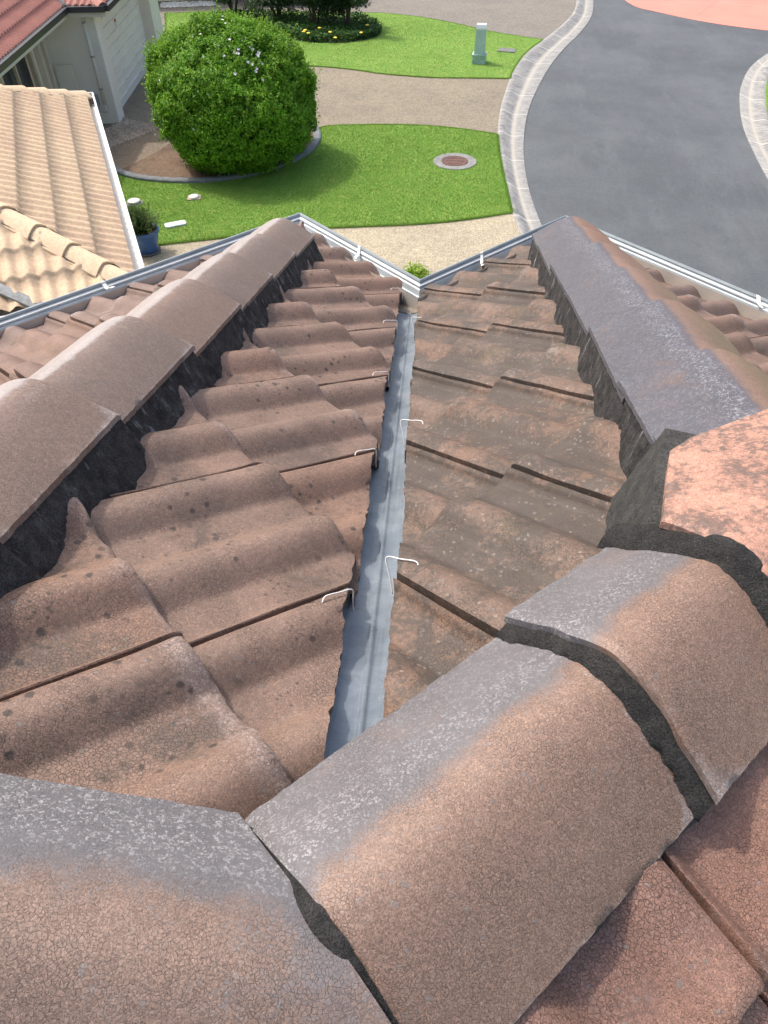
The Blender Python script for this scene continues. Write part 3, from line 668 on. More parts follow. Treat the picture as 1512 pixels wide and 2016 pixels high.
# sheets left of the kerb
def left_of_kerb(y0, y1):                      # kerb inner line between two photo rows
    return [G(*p) for p in KI if y0 <= p[1] <= y1]
def region(name, ky0, ky1, rest, dz, mat, label, kind='structure'):
    P = left_of_kerb(ky0, ky1)+[G(*p) for p in rest]
    mb = MB(); mb.poly([p[:2] for p in P], GZ+dz); o = mb.obj(name, mat); tag(o, label, None, None, kind); return o
region('driveway', -330, 100, [(900, 110), (300, 60), (-600, 60), (-1200, -330)], -.012, DRV3, 'grey brown driveway beyond the far lawn')
region('driveway', 95, 300, [(960, 300), (600, 300), (480, 340), (180, 420), (60, 420), (-200, 260), (-600, 58), (900, 70)], -.008, DRV2, 'tan aggregate driveway leading to the garage')
region('driveway', 295, 790, [(1230, 1100), (200, 1100), (-900, 900), (-900, 400), (60, 400), (300, 320)], -.010, DRV1, 'cream aggregate paving in front of the house')
# lawns
L1t = cr([(210, 330), (226, 337), (240, 344), (262, 351), (290, 356), (340, 360), (400, 360), (460, 353), (520, 341), (572, 322), (609, 301), (625, 279), (624, 258), (650, 249), (720, 247), (800, 247), (880, 252), (950, 261), (979, 266)], 4)
kl = [p for p in KI if 266 < p[1] < 418]
L1b = cr([(1008, 419), (950, 428), (880, 437), (800, 443), (700, 447), (600, 452), (500, 461), (428, 470), (310, 483), (255, 492), (200, 505), (100, 520)], 4)
lawn1 = [G(*p) for p in L1t+kl+L1b+[(40, 520), (60, 400)]]
L2t = cr([(325, 27), (420, 24), (560, 24), (700, 26), (756, 27), (830, 35), (900, 48), (960, 62), (1020, 72), (1068, 79)], 4)
kl2 = [p for p in KI if 80 < p[1] < 154]
L2b = cr([(1006, 155), (930, 154), (850, 153), (756, 146), (700, 138), (640, 132), (560, 128), (440, 124), (330, 112)], 4)
lawn2 = [G(*p) for p in L2t+kl2+L2b]
lawn3 = [G(*p) for p in RI]+[G(2300, 450), G(2300, 20)]
ML, MR = G(853, 320), G(938, 320); mc = (ML+MR)/2; mr = np.linalg.norm(MR-ML)/2
def lawn(poly_, label, dens):
    mb = MB(); P = [p[:2] for p in poly_]; mb.poly(P, GZ-.02, GZ+.018); o = mb.obj('lawn', LAWN); tag(o, label, None, None, 'structure'); return P
PW = [lawn(lawn1, 'bright green lawn in front with the round manhole cover', 1), lawn(lawn2, 'narrow green lawn with the pale green pillar', 1), lawn(lawn3, 'strip of grass behind the right kerb', 1)]
def inside(P, X, Y):
    P = np.array(P); c = np.zeros(len(X), bool); j = len(P)-1
    for i in range(len(P)):
        yi, yj, xi, xj = P[i, 1], P[j, 1], P[i, 0], P[j, 0]
        m = ((yi > Y) != (yj > Y)) & (X < (xj-xi)*(Y-yi)/(yj-yi+1e-12)+xi); c ^= m; j = i
    return c
def grass_blades(name, polys, n, h, mat, label, lean=.5, excl=()):
    X = []; Y = []
    for P, k in zip(polys, n):
        A = np.array(P); x = RNG.uniform(A[:, 0].min(), A[:, 0].max(), k*3); y = RNG.uniform(A[:, 1].min(), A[:, 1].max(), k*3)
        m = inside(P, x, y)
        for (ex, ey, er) in excl: m &= (x-ex)**2+(y-ey)**2 > er*er
        x, y = x[m][:k], y[m][:k]; X.append(x); Y.append(y)
        # ragged fringe on the border
        A2 = np.r_[A, A[:1]]; seg = np.linalg.norm(np.diff(A2, axis=0), axis=1); t = RNG.uniform(0, seg.sum(), k//7); cs = np.r_[0, np.cumsum(seg)]
        i = np.clip(np.searchsorted(cs, t)-1, 0, len(seg)-1); f = (t-cs[i])/seg[i]; q = A2[i]*(1-f[:, None])+A2[i+1]*f[:, None]+RNG.normal(size=(len(t), 2))*.02
        X.append(q[:, 0]); Y.append(q[:, 1])
    X = np.concatenate(X); Y = np.concatenate(Y); N = len(X); th = RNG.uniform(0, 2*math.pi, N); wd = RNG.uniform(.004, .009, N); hh = h*RNG.uniform(.5, 1.25, N)
    la = RNG.uniform(0, lean, N)*hh; lt = RNG.uniform(0, 2*math.pi, N)
    V = np.zeros((N, 3, 3)); z0 = GZ+.016
    V[:, 0] = np.c_[X-wd*np.cos(th), Y-wd*np.sin(th), np.full(N, z0)]; V[:, 1] = np.c_[X+wd*np.cos(th), Y+wd*np.sin(th), np.full(N, z0)]
    V[:, 2] = np.c_[X+la*np.cos(lt), Y+la*np.sin(lt), z0+hh]
    return tris(name, V.reshape(-1, 3), mat, label, 'stuff')
def tris(name, V, mat, label=None, kind=None, parent=None, k=3):
    n = len(V)//k; me = bpy.data.meshes.new(name); me.vertices.add(len(V)); me.vertices.foreach_set('co', V.astype(np.float32).ravel())
    me.loops.add(len(V)); me.loops.foreach_set('vertex_index', np.arange(len(V), dtype=np.int32)); me.polygons.add(n)
    me.polygons.foreach_set('loop_start', np.arange(0, len(V), k, dtype=np.int32)); me.polygons.foreach_set('loop_total', np.full(n, k, dtype=np.int32))
    me.materials.append(mat); me.update(calc_edges=True); me.validate()
    o = link(bpy.data.objects.new(name, me), parent); tag(o, label, None, None, kind); return o
def leaf_mat(name, a, b, c, rough=.45, trans=.35):
    M = Mat(name, rough, .35); f = M.noise(9., 3, .7); g = M.noise(1.3, 3); r = M.n('ShaderNodeNewGeometry').outputs['Random Per Island']
    col = M.mix(M.ramp(r, .1, .9), a, b); col = M.mix(M.ramp(f, .45, .75, 0, .7), col, c)
    M.out(M.scale(col, M.ramp(g, .3, .7, .85, 1.15)))
    tr = M.n('ShaderNodeBsdfTranslucent'); M.put(tr.inputs['Color'], M.mix(.5, col, c)); mx = M.n('ShaderNodeMixShader', ins={0: trans, 1: M.b.outputs[0], 2: tr.outputs[0]})
    M.t.links.new(mx.outputs[0], M.t.nodes['Material Output'].inputs['Surface']); return M.m
GRASS = leaf_mat('grass_blade', (.175, .36, .05), (.235, .43, .07), (.36, .47, .11), .6, .3)

grass_blades('grass', PW, (150000, 70000, 4000), .022, GRASS, 'short mown grass blades on the lawns', .6, ((mc[0], mc[1], mr*.97),))
# bed with stones, path, edging
flat('path', cr([(190, 300), (216, 291), (262, 272), (308, 256), (330, 262)], 3)+cr([(345, 285), (300, 305), (262, 325), (236, 337)], 3)+[(200, 345)], .004, PATHM, 'brown concrete path curving to the garage side')
mulch_out = cr([(232, 338), (262, 325), (305, 303), (345, 280), (420, 255), (520, 245), (600, 245), (617, 256), (621, 275), (606, 298), (570, 318), (520, 336), (460, 349), (400, 356), (340, 357), (290, 353), (255, 346)], 4)
flat('garden_bed', mulch_out, .024, MULCH, 'brown mulch bed under the round bush')
ed = crom([G(*p)[:2] for p in [(226, 335), (240, 343), (262, 350), (290, 355), (340, 359), (400, 359), (460, 352), (520, 340), (572, 321), (608, 300), (624, 278), (622, 258), (612, 250)]], 8)
def ribbon_wall(name, P, wd, z0, z1, mat, label, cat):
    P = [np.array(p) for p in P]; V = []; m = 6
    for i, p in enumerate(P):
        t = P[min(i+1, len(P)-1)]-P[max(i-1, 0)]; t /= np.linalg.norm(t); n_ = np.array([-t[1], t[0]])
        for a, z in ((-.5, z0), (-.5, z1-.02), (-.32, z1), (.32, z1), (.5, z1-.02), (.5, z0)): q = p+n_*a*wd; V.append((q[0], q[1], z+.006*math.sin(i*1.7)))
    F = [(i*m+k, i*m+k+1, (i+1)*m+k+1, (i+1)*m+k) for i in range(len(P)-1) for k in range(m-1)]+[tuple(range(m)), tuple((len(P)-1)*m+k for k in range(m))[::-1]]
    mb = MB(); mb.add(V, F); o = mb.obj(name, mat, None, False); tag(o, label, cat); return o
ribbon_wall('garden_edging', ed, .17, GZ-.02, GZ+.085, EDGING, 'grey concrete edging curving around the big round bush', 'edging')
# decorative stones at the foot of the garage wall
STONE = leaf_mat('river_stone', (.40, .31, .23), (.55, .47, .38), (.25, .19, .14), .8, 0.)
def pebbles(name, poly_, n, r0, r1, mat, label, z):
    A = np.array(poly_); x = RNG.uniform(A[:, 0].min(), A[:, 0].max(), n*4); y = RNG.uniform(A[:, 1].min(), A[:, 1].max(), n*4); m = inside(poly_, x, y); x, y = x[m][:n], y[m][:n]
    b = np.array([(1, 0, 0), (0, 1, 0), (-1, 0, 0), (0, -1, 0), (0, 0, 1)]); fc = [(0, 1, 4), (1, 2, 4), (2, 3, 4), (3, 0, 4)]; V = []
    for a, c in zip(x, y):
        s_ = RNG.uniform(r0, r1)*np.array([1, RNG.uniform(.5, .9), .6]); th = RNG.uniform(0, 6.28); R_ = np.array([[math.cos(th), -math.sin(th), 0], [math.sin(th), math.cos(th), 0], [0, 0, 1]])
        q = (b*s_)@R_.T+np.array([a, c, z])
        for f in fc: V += [q[i] for i in f]
    V = np.array(V); me = bpy.data.meshes.new(name); nv = len(V)//12*5
    # rebuild with shared vertices so every stone is one island
    P = []; F = []
    for a in range(len(V)//12): blk = V[a*12:(a+1)*12]; base = len(P); P += [blk[0], blk[1], blk[4], blk[7], blk[2]]; F += [tuple(base+i for i in f) for f in fc]
    o = mesh(name, P, F, mat, None, False); tag(o, label, None, None, 'stuff'); return o
stp = [G(*p)[:2] for p in [(196, 262), (222, 246), (240, 232), (262, 238), (300, 244), (312, 254), (262, 272), (216, 291), (190, 300)]]
pebbles('stones', stp, 1500, .03, .065, STONE, 'pale brown stones heaped at the garage corner', GZ+.0)
mb = MB(); mb.poly(stp, GZ+.002); tag(mb.obj('gravel_bed', MULCH), 'soil below the pale stones', None, None, 'structure')

# ---- manhole, pit, covers
def disc_thing(name, px, py, r, label, cat, group=None): pass
mh = empty('manhole', tuple(mc)); tag(mh, 'round manhole with a rusty red lid and grey concrete ring set in the lawn', 'manhole')
mb = MB(); mb.lathe(mc+np.array([0, 0, .0]), [(mr, 0), (mr, .030), (mr*.98, .036), (mr*.64, .036), (mr*.63, .022), (.0, .022)], 48); mb.obj('concrete_ring', CONC, mh)
RUST = plain('rusty_lid', (.16, .085, .07), .85, .1, .3, 16., bump=.006)
mb = MB(); mb.lathe(mc+np.array([0, 0, .0]), [(mr*.60, .0225), (mr*.60, .033), (mr*.585, .038), (mr*.50, .038), (mr*.49, .034), (mr*.05, .034)], 48)
for k in range(3): mb.box(mc+np.array([0, (k-1)*.16, .036]), (mr*.8, .02, .006))
mb.obj('lid', RUST, mh)
pc = G(998, 101); mb = MB(); mb.box(pc+np.array([0, 0, .020]), (.52, .40, .034), X=(.97, -.25, 0), Y=(.25, .97, 0)); mb.box(pc+np.array([0, 0, .040]), (.42, .30, .010), X=(.97, -.25, 0), Y=(.25, .97, 0)); pit = mb.obj('pit_cover', plain('pit_grey', (.20, .20, .19), .9, 0, .35, 14., bump=.006)); tag(pit, 'small rectangular concrete pit cover in the grass beside the pillar', 'pit cover')
WHITE = plain('white_plastic', (.80, .78, .73), .5, 0, .05, 20.)
c = G(265, 402); vc = empty('vent_cap', tuple(c)); tag(vc, 'round white drain cap in the lawn near the pale tiled roof', 'drain cap')
mb = MB(); mb.lathe(c, [(.115, 0), (.115, .055), (.125, .055), (.125, .075), (.11, .085), (.02, .090)], 24); mb.obj('cap', WHITE, vc, True)
mb = MB(); mb.lathe(c+np.array([0, 0, .0]), [(.17, .0), (.17, .030), (.12, .032)], 24); mb.obj('collar', CONC, vc)
c = G(383, 392); vc = empty('vent_cap', tuple(c)); tag(vc, 'square white drain cap on a pinkish base in the middle of the lawn', 'drain cap')
mb = MB(); mb.box(c+np.array([0, 0, .02]), (.26, .22, .04), X=(.98, .2, 0), Y=(-.2, .98, 0)); mb.obj('base', plain('pink_base', (.45, .33, .27), .9), vc)
mb = MB(); mb.lathe(c, [(.10, .04), (.105, .062), (.085, .075), (.02, .08)], 16); mb.obj('cap', WHITE, vc, True)
c = G(346, 445); a_ = (G(366, 440)-G(325, 448)); L_ = np.linalg.norm(a_); a_ = a_/L_; b_ = np.cross((0, 0, 1), a_)
wm = empty('meter_box', tuple(c)); tag(wm, 'rectangular pale blue grey meter lid lying in the lawn', 'meter box')
mb = MB()
def rrect(w_, h_, r_, n=6): return [((w_/2-r_)*sx+r_*math.cos(t), (h_/2-r_)*sy+r_*math.sin(t)) for sx, sy, a0 in ((1, 1, 0), (-1, 1, 1), (-1, -1, 2), (1, -1, 3)) for t in [a0*math.pi/2+k*math.pi/2/n for k in range(n+1)]]
pts = [c+a_*x+b_*y for x, y in rrect(L_*1.0, .19, .05)]; mb.poly([p[:2] for p in pts], GZ, GZ+.05); mb.obj('lid', plain('lid_bluegrey', (.60, .68, .68), .6, 0, .12, 30.), wm)
pts = [c+a_*x+b_*y for x, y in rrect(L_*.86, .13, .03)]; mb = MB(); mb.poly([p[:2] for p in pts], GZ+.048, GZ+.054); mb.obj('lid_panel', plain('lid_white', (.74, .78, .77), .5, 0, .1, 30.), wm)

# ---- service pillar
b0 = G(943, 127)+np.array([0, .12, 0]); pil = empty('service_pillar', tuple(b0)); tag(pil, 'pale green tapered electricity pillar with a white cap standing on the lawn', 'service pillar')
GREENP = plain('pillar_green', (.42, .58, .50), .5, 0, .10, 9.); 
ax_ = np.array([.99, -.1, 0]); ay_ = np.array([.1, .99, 0])
def frustum(mb, c, w0, d0, w1, d1, z0, z1, yo0=0, yo1=0):
    V = [];
    for w_, d_, z, yo in ((w0, d0, z0, yo0), (w1, d1, z1, yo1)):
        for sx, sy in ((-1, -1), (1, -1), (1, 1), (-1, 1)): V.append(c+ax_*sx*w_/2+ay_*(sy*d_/2+yo)+np.array([0, 0, z]))
    mb.add(V, [(0, 1, 5, 4), (1, 2, 6, 5), (2, 3, 7, 6), (3, 0, 4, 7), (4, 5, 6, 7)])
mb = MB(); frustum(mb, b0, .40, .36, .37, .33, 0, .24); frustum(mb, b0, .42, .38, .42, .38, .22, .255); mb.obj('base', plain('pillar_base', (.36, .50, .42), .7, 0, .3, 14.), pil)
mb = MB(); frustum(mb, b0, .32, .28, .27, .24, .25, .86); mb.obj('body', GREENP, pil)
mb = MB(); frustum(mb, b0, .275, .245, .28, .25, .862, .90); frustum(mb, b0, .29, .26, .27, .20, .90, .985); mb.obj('cap', plain('pillar_cap', (.72, .80, .76), .5, 0, .04, 9.), pil)

# ------------------------------------------------------------------ planting
def blob_leaves(c, rad, n, size, mat, name, parent, label=None, shell=.16, seed=1, up=.35, rough_=.13, flat_=1., zmin=None, k=4, tips=0):
    """leaves through the outer layer of a lumpy ellipsoid"""
    d = RNG.normal(size=(n, 3)); d /= np.linalg.norm(d, axis=1)[:, None]
    lump_ = 1+rough_*vnoise(d, 2.1, seed)+rough_*.75*vnoise(d, 5., seed+1)+rough_*.45*vnoise(d, 11, seed+2)
    rr = lump_*(1-shell*RNG.random(n)**1.8)
    if tips:
        m = RNG.random(n) < tips; rr[m] *= 1+.07*RNG.random(m.sum())
    # gaps
    gap = vnoise(d, 7.5, seed+6) > .42; rr = np.where(gap, rr*.90, rr)
    P = d*rr[:, None]*np.array(rad)+np.array(c)
    if zmin is not None: P = P[P[:, 2] > zmin]; d = d[:len(P)]
    n = len(P); nd = P-np.array(c); nd /= np.linalg.norm(nd, axis=1)[:, None]
    N_ = nd*.7+RNG.normal(size=(n, 3))*.55+np.array([0, 0, up]); N_ /= np.linalg.norm(N_, axis=1)[:, None]
    A_ = np.cross(N_, RNG.normal(size=(n, 3))); A_ /= np.linalg.norm(A_, axis=1)[:, None]; B_ = np.cross(N_, A_)
    s_ = size*RNG.uniform(.6, 1.3, n)[:, None]
    V = np.stack([P-A_*s_, P-B_*s_*.48+N_*s_*.12, P+A_*s_, P+B_*s_*.48+N_*s_*.12], 1)
    return tris(name, V.reshape(-1, 3), mat, label, None, parent, 4)
def shoots(c, rad, n, parent):
    """young shoots standing out of the clipped surface"""
    d = RNG.normal(size=(n, 3)); d[:, 2] = np.abs(d[:, 2])*1.0-.25; d /= np.linalg.norm(d, axis=1)[:, None]; Vs = []
    base = d*np.array(rad)*(1+.105*vnoise(d, 2.1, 3)+.079*vnoise(d, 5., 4))[:, None]*.95+np.array(c)
    dirs = d*.55+np.array([0, 0, .75])+RNG.normal(size=(n, 3))*.22; dirs /= np.linalg.norm(dirs, axis=1)[:, None]; L_ = RNG.uniform(.08, .26, n)*(1+.8*(RNG.random(n) < .06))
    for k in range(16):
        P = base+dirs*(L_*k/15)[:, None]+RNG.normal(size=(n, 3))*.012
        N_ = RNG.normal(size=(n, 3))*.7+dirs*.3+np.array([0, 0, .3]); N_ /= np.linalg.norm(N_, axis=1)[:, None]; A_ = np.cross(N_, RNG.normal(size=(n, 3))); A_ /= np.linalg.norm(A_, axis=1)[:, None]; B_ = np.cross(N_, A_)
        s_ = .028*RNG.uniform(.6, 1.2, n)[:, None]; Vs.append(np.stack([P-A_*s_, P-B_*s_*.5, P+A_*s_, P+B_*s_*.5], 1).reshape(-1, 3))
    return tris('young_shoots', np.concatenate(Vs), BUSHY, None, None, parent, 4)
BUSHY = leaf_mat('bush_shoot', (.14, .30, .02), (.22, .40, .04), (.32, .48, .07), .55, .35)
BUSHL = leaf_mat('bush_leaf', (.065, .21, .008), (.15, .37, .015), (.35, .55, .04), .6, .3)
BARK = plain('bark', (.10, .07, .05), .9, 0, .3, 20., bump=.01)
bl, br = G(285, 190), G(626, 190)
bc = np.array([-4.61, 16.47, GZ+1.25]); brad = (1.74, 1.74, 1.38)
bush = empty('round_bush', (bc[0], bc[1], GZ)); tag(bush, 'big round bright green clipped bush dotted with small white flowers', 'bush')
blob_leaves(bc, brad, 120000, .032, BUSHL, 'foliage', bush, shell=.14, seed=3, zmin=GZ+.10, tips=.10, rough_=.105)
shoots(bc, brad, 1000, bush)
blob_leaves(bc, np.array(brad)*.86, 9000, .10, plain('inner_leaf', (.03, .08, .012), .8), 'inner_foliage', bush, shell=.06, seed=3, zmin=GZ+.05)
mb = MB()
for k in range(7):
    a = k*.9; p0 = np.array([bc[0]+.15*math.cos(a), bc[1]+.15*math.sin(a), GZ]); p1 = bc+np.array([math.cos(a)*.6, math.sin(a)*.6, -.4]); p2 = bc+np.array([math.cos(a)*1.1, math.sin(a)*1.1, .4])
    mb.tube([p0, p1, p2], [.06, .045, .015], 7)
mb.obj('stem', BARK, bush, True)
FLW = plain('flower_white', (.85, .82, .88), .6)
fm = None
for k in range(46):
    d = RNG.normal(size=3); d[1] = -abs(d[1])*.8; d[2] = d[2]*.7+.35
    if k > 14: d = np.array([.35+RNG.normal()*.28, -.45+RNG.normal()*.2, .8+RNG.normal()*.18])
    d /= np.linalg.norm(d); p = bc+d*np.array(brad)*1.0*(1+.085*float(vnoise(d[None], 2.1, 3)[0]))
    if fm is None:
        V = []; F = []
        for q in range(5):
            a = q*2*math.pi/5; V += [(0, 0, 0), (.026*math.cos(a-.45), .026*math.sin(a-.45), .008), (.040*math.cos(a), .040*math.sin(a), .012), (.026*math.cos(a+.45), .026*math.sin(a+.45), .008)]; F.append(tuple(4*q+i for i in range(4)))
        fm = bpy.data.meshes.new('flower'); fm.from_pydata(V, [], F); fm.materials.append(FLW)
    o = bpy.data.objects.new('flower', fm); COL.objects.link(o); o.parent = bush; o.location = Vector(p)-bush.location; o.rotation_euler = Vector(d).to_track_quat('Z', 'Y').to_euler(); o.scale = [random.uniform(.7, 1.15)]*3

# small round bed with four dark leafed trees
DKL = leaf_mat('dark_leaf', (.030, .065, .020), (.06, .11, .035), (.10, .16, .06), .5, .25)
bedc = G(655, 58); 
pts = [(655+96*math.cos(t), 55+30*math.sin(t)) for t in np.linspace(0, 2*math.pi, 40, endpoint=False)]
pts = [(430+(x-430)*1.0, y) for x, y in pts]
bedp = [G(*p)[:2] for p in cr([(560, 75), (590, 82), (640, 86), (700, 83), (740, 74), (752, 60), (735, 48), (690, 40), (620, 38), (520, 36), (430, 36), (420, 50), (470, 62)], 4)]
mb = MB(); mb.poly(bedp, GZ+.022); tag(mb.obj('garden_bed', plain('bed_soil', (.045, .05, .03), .95, 0, .3, 8.)), 'dark planted bed on the far lawn', None, None, 'structure')
def scatter_leaves(name, poly_, n, size, h, mat, label):
    A = np.array(poly_); x = RNG.uniform(A[:, 0].min(), A[:, 0].max(), n*3); y = RNG.uniform(A[:, 1].min(), A[:, 1].max(), n*3); m = inside(poly_, x, y); x, y = x[m][:n], y[m][:n]; n = len(x)
    P = np.c_[x, y, GZ+.03+h*RNG.random(n)*(1+.6*vnoise(np.c_[x, y, 0*x], 2.5, 4))]; N_ = RNG.normal(size=(n, 3))*.5+np.array([0, 0, 1]); N_ /= np.linalg.norm(N_, axis=1)[:, None]
    A_ = np.cross(N_, RNG.normal(size=(n, 3))); A_ /= np.linalg.norm(A_, axis=1)[:, None]; B_ = np.cross(N_, A_); s_ = size*RNG.uniform(.6, 1.3, n)[:, None]
    V = np.stack([P-A_*s_, P-B_*s_*.5, P+A_*s_, P+B_*s_*.5], 1); return tris(name, V.reshape(-1, 3), mat, label, 'stuff', None, 4)
scatter_leaves('ground_cover', bedp, 16000, .05, .26, leaf_mat('cover_leaf', (.035, .10, .015), (.06, .15, .025), (.10, .20, .04), .6, .3), 'dark green ground cover filling the far garden bed')
YEL = plain('flower_yellow', (.85, .62, .05), .6); mb = MB()
for px, py in ((601, 60), (607, 66), (629, 56), (650, 64), (711, 65), (723, 50), (598, 63), (660, 75)):
    mb.lathe(G(px, py, GZ+.32), [(.045, 0), (.06, .02), (.02, .035)], 8)
tag(mb.obj('yellow_flowers', YEL), 'few yellow flowers on the far garden bed', None, None, 'stuff')
def small_tree(px, py, h, r, label, seed, ncl=9, stems=4):
    b = G(px, py); o = empty('small_tree', tuple(b)); tag(o, label, 'tree', 'dark trees in the far garden bed'); R_ = np.random.default_rng(seed)
    mb = MB(); tips_ = []
    for k in range(stems):
        a = k*2*math.pi/stems+R_.random(); t = np.array([math.cos(a), math.sin(a), 0])
        p = [b+t*.06, b+t*.14+np.array([0, 0, h*.3]), b+t*r*.4+np.array([0, 0, h*.55]), b+t*r*.75+np.array([0, 0, h*.85])]
        mb.tube(crom(p, 4), list(np.linspace(.045, .012, 13)), 6); tips_ += [p[2], p[3]]
        q = p[2]+np.array([R_.normal()*.3, R_.normal()*.3, .35]); mb.tube([p[1], (p[1]+q)/2+np.array([0, 0, .05]), q], [.025, .016, .008], 5); tips_.append(q)
    mb.obj('trunk', BARK, o, True)
    Vs = []
    for q in tips_+[b+np.array([R_.normal()*r*.5, R_.normal()*r*.5, h*R_.uniform(.28, 1.)]) for _ in range(ncl)]:
        n = 480; d = R_.normal(size=(n, 3)); d /= np.linalg.norm(d, axis=1)[:, None]; P = q+d*(R_.random(n)**.5)[:, None]*np.array([.42, .42, .34])*R_.uniform(.7, 1.25)
        N_ = R_.normal(size=(n, 3))+np.array([0, 0, .8]); N_ /= np.linalg.norm(N_, axis=1)[:, None]; A_ = np.cross(N_, R_.normal(size=(n, 3))); A_ /= np.linalg.norm(A_, axis=1)[:, None]; B_ = np.cross(N_, A_); s_ = .05*R_.uniform(.6, 1.3, n)[:, None]
        Vs.append(np.stack([P-A_*s_, P-B_*s_*.45, P+A_*s_, P+B_*s_*.45], 1).reshape(-1, 3))
    tris('crown', np.concatenate(Vs), DKL, None, None, o, 4)
small_tree(462, 42, 1.7, .9, 'leftmost dark leafed small tree behind the round bush', 1)
small_tree(548, 48, 1.6, .8, 'dark small tree just right of the round bush top, near the car', 2)
small_tree(622, 58, 1.6, .8, 'dark small tree in the middle of the far garden bed', 3)
small_tree(684, 58, 1.6, .75, 'rightmost dark small tree with bare stems in the far garden bed', 4)
# lime shrub seen over the inner corner of the gutter
lc = G(815, 562); ls = empty('lime_shrub', (lc[0], lc[1], GZ)); tag(ls, 'lime green shrub showing just beyond the inner gutter corner', 'shrub')
LIME = leaf_mat('lime_leaf', (.24, .40, .03), (.36, .52, .05), (.45, .60, .10), .5, .4)
blob_leaves((lc[0], lc[1], GZ+.16), (.27, .20, .20), 2200, .024, LIME, 'foliage', ls, shell=.7, seed=8, rough_=.25, zmin=GZ, tips=.3)
mb = MB(); [mb.tube([(lc[0], lc[1], GZ), (lc[0]+.15*math.cos(k*2.1), lc[1]+.15*math.sin(k*2.1), GZ+.3)], [.02, .008], 6) for k in range(4)]; mb.obj('stem', BARK, ls)
# potted plant
pc_ = G(292, 495); pot = empty('flower_pot', tuple(pc_)); tag(pot, 'blue glazed pot with a wispy green plant beside the pale tiled roof', 'flower pot')
BLUE = plain('blue_glaze', (.05, .125, .30), .3, 0, .15, 6.)
mb = MB(); mb.lathe(pc_, [(.17, .03), (.20, .12), (.24, .26), (.262, .36), (.285, .375), (.285, .42), (.262, .425), (.25, .37)], 36); mb.obj('pot', BLUE, pot, True)
mb = MB(); mb.lathe(pc_, [(.20, 0), (.235, .03), (.22, .035), (.19, .025)], 32); mb.obj('saucer', plain('saucer_grey', (.13, .14, .15), .7), pot, True)
mb = MB(); mb.lathe(pc_, [(.252, .375), (.02, .385)], 24); mb.obj('soil', plain('pot_soil', (.09, .055, .035), .95, 0, .3, 40.), pot)
PW_ = leaf_mat('wispy_leaf', (.09, .16, .05), (.14, .22, .07), (.2, .26, .1), .6, .3); V = []
for k in range(900):
    a = RNG.uniform(0, 6.28); e_ = RNG.uniform(.2, 1.); L_ = RNG.uniform(.25, .52); p = pc_+np.array([-.06+RNG.normal()*.04, RNG.normal()*.04, .37]); d = np.array([math.cos(a)*(1-e_)*1.1-.12, math.sin(a)*(1-e_)*1.1, e_]); d /= np.linalg.norm(d)
    q = p+d*L_; s_ = np.cross(d, RNG.normal(size=3)); s_ = s_/np.linalg.norm(s_)*.007; m_ = (p+q)/2; V += [p-s_, m_+s_*1.3, q] ; V += [p+s_, m_-s_*1.3, q]
    for t in (.5, .7, .9): c_ = p+d*L_*t; r_ = RNG.normal(size=3)*.022; V += [c_, c_+r_, c_+r_*.5+d*.03]
tris('plant', np.array(V), PW_, None, None, pot, 3)

# ------------------------------------------------------------------ neighbour with the pale tiled roof
def tile_field(mb, O, dn, rt, pitch, ulen, inside_fn, gauge=.30, roll=.15, h=.035, step=.022, res=8, v0=0, v1=6):
    """rolled tile surface: O eave point, dn downslope plan unit, rt along the eave; u measured upslope"""
    t_ = math.tan(pitch); nv = int((v1-v0)/roll*res); vs_ = np.linspace(v0, v1, nv+1); rows = []; us = []
    for k in range(int(ulen/gauge)+1):
        for f, hh in ((0, step), (.06, step+.002), (.5, step*.55), (.985, .002)): us.append((k*gauge+f*gauge, hh, f == 0))
    V = []; 
    for i, (u, hh, first) in enumerate(us):
        hr = h*(.5+.5*np.cos(2*math.pi*vs_/roll))**1.3
        il = (np.abs(((vs_+roll*.5) % (2*roll))-roll*.0) < .012)*-.010
        z = O[2]+u*t_+hh+hr+il; X = O[0]-dn[0]*u+rt[0]*vs_; Y = O[1]-dn[1]*u+rt[1]*vs_; V.append(np.c_[X, Y, z])
    n = nv+1; V = np.concatenate(V); F = []
    for i in range(len(us)-1):
        uc = (us[i][0]+us[i+1][0])/2
        for k in range(nv):
            if inside_fn(uc, (vs_[k]+vs_[k+1])/2): F.append((i*n+k, i*n+k+1, (i+1)*n+k+1, (i+1)*n+k))
    used = sorted({i for f in F for i in f}); mp = {a: b for b, a in enumerate(used)}
    mb.add(V[used], [tuple(mp[i] for i in f) for f in F])
def pale_tile_mat(name, a, b, spot, dk):
    M = Mat(name, .75, .4); n1 = M.noise(1.4, 5, .65); n2 = M.noise(30., 5, .75)
    col = M.mix(M.ramp(n1, .35, .65), a, b); col = M.scale(col, M.ramp(n2, .25, .75, .82, 1.16))
    col = M.mix(M.math('MULTIPLY', M.ramp(M.noise(22., 6, .8), .60, .72), spot), col, dk); return M.out(col, bump=n2, dist=.004)
PALE = pale_tile_mat('tile_pale', (.70, .52, .335), (.63, .45, .30), .6, (.25, .17, .12))
PALEC = pale_tile_mat('cap_pale', (.74, .56, .37), (.70, .51, .33), .35, (.4, .28, .2))
GREYM = plain('grey_mortar', (.16, .14, .13), .9, 0, .3, 30.)
EZ = -2.72
NA, NB = G(258, 522, EZ), G(169, 190, EZ); ng = (NB-NA)/np.linalg.norm(NB-NA); ne = np.array([ng[1], -ng[0], 0]); NT = .45; npitch = math.atan(NT)
nh = empty('pale_roof_house', (NA[0]-2.5, NA[1]+1, GZ)); tag(nh, 'neighbouring house with a cream tiled hip roof and white gutter on the left', 'house')
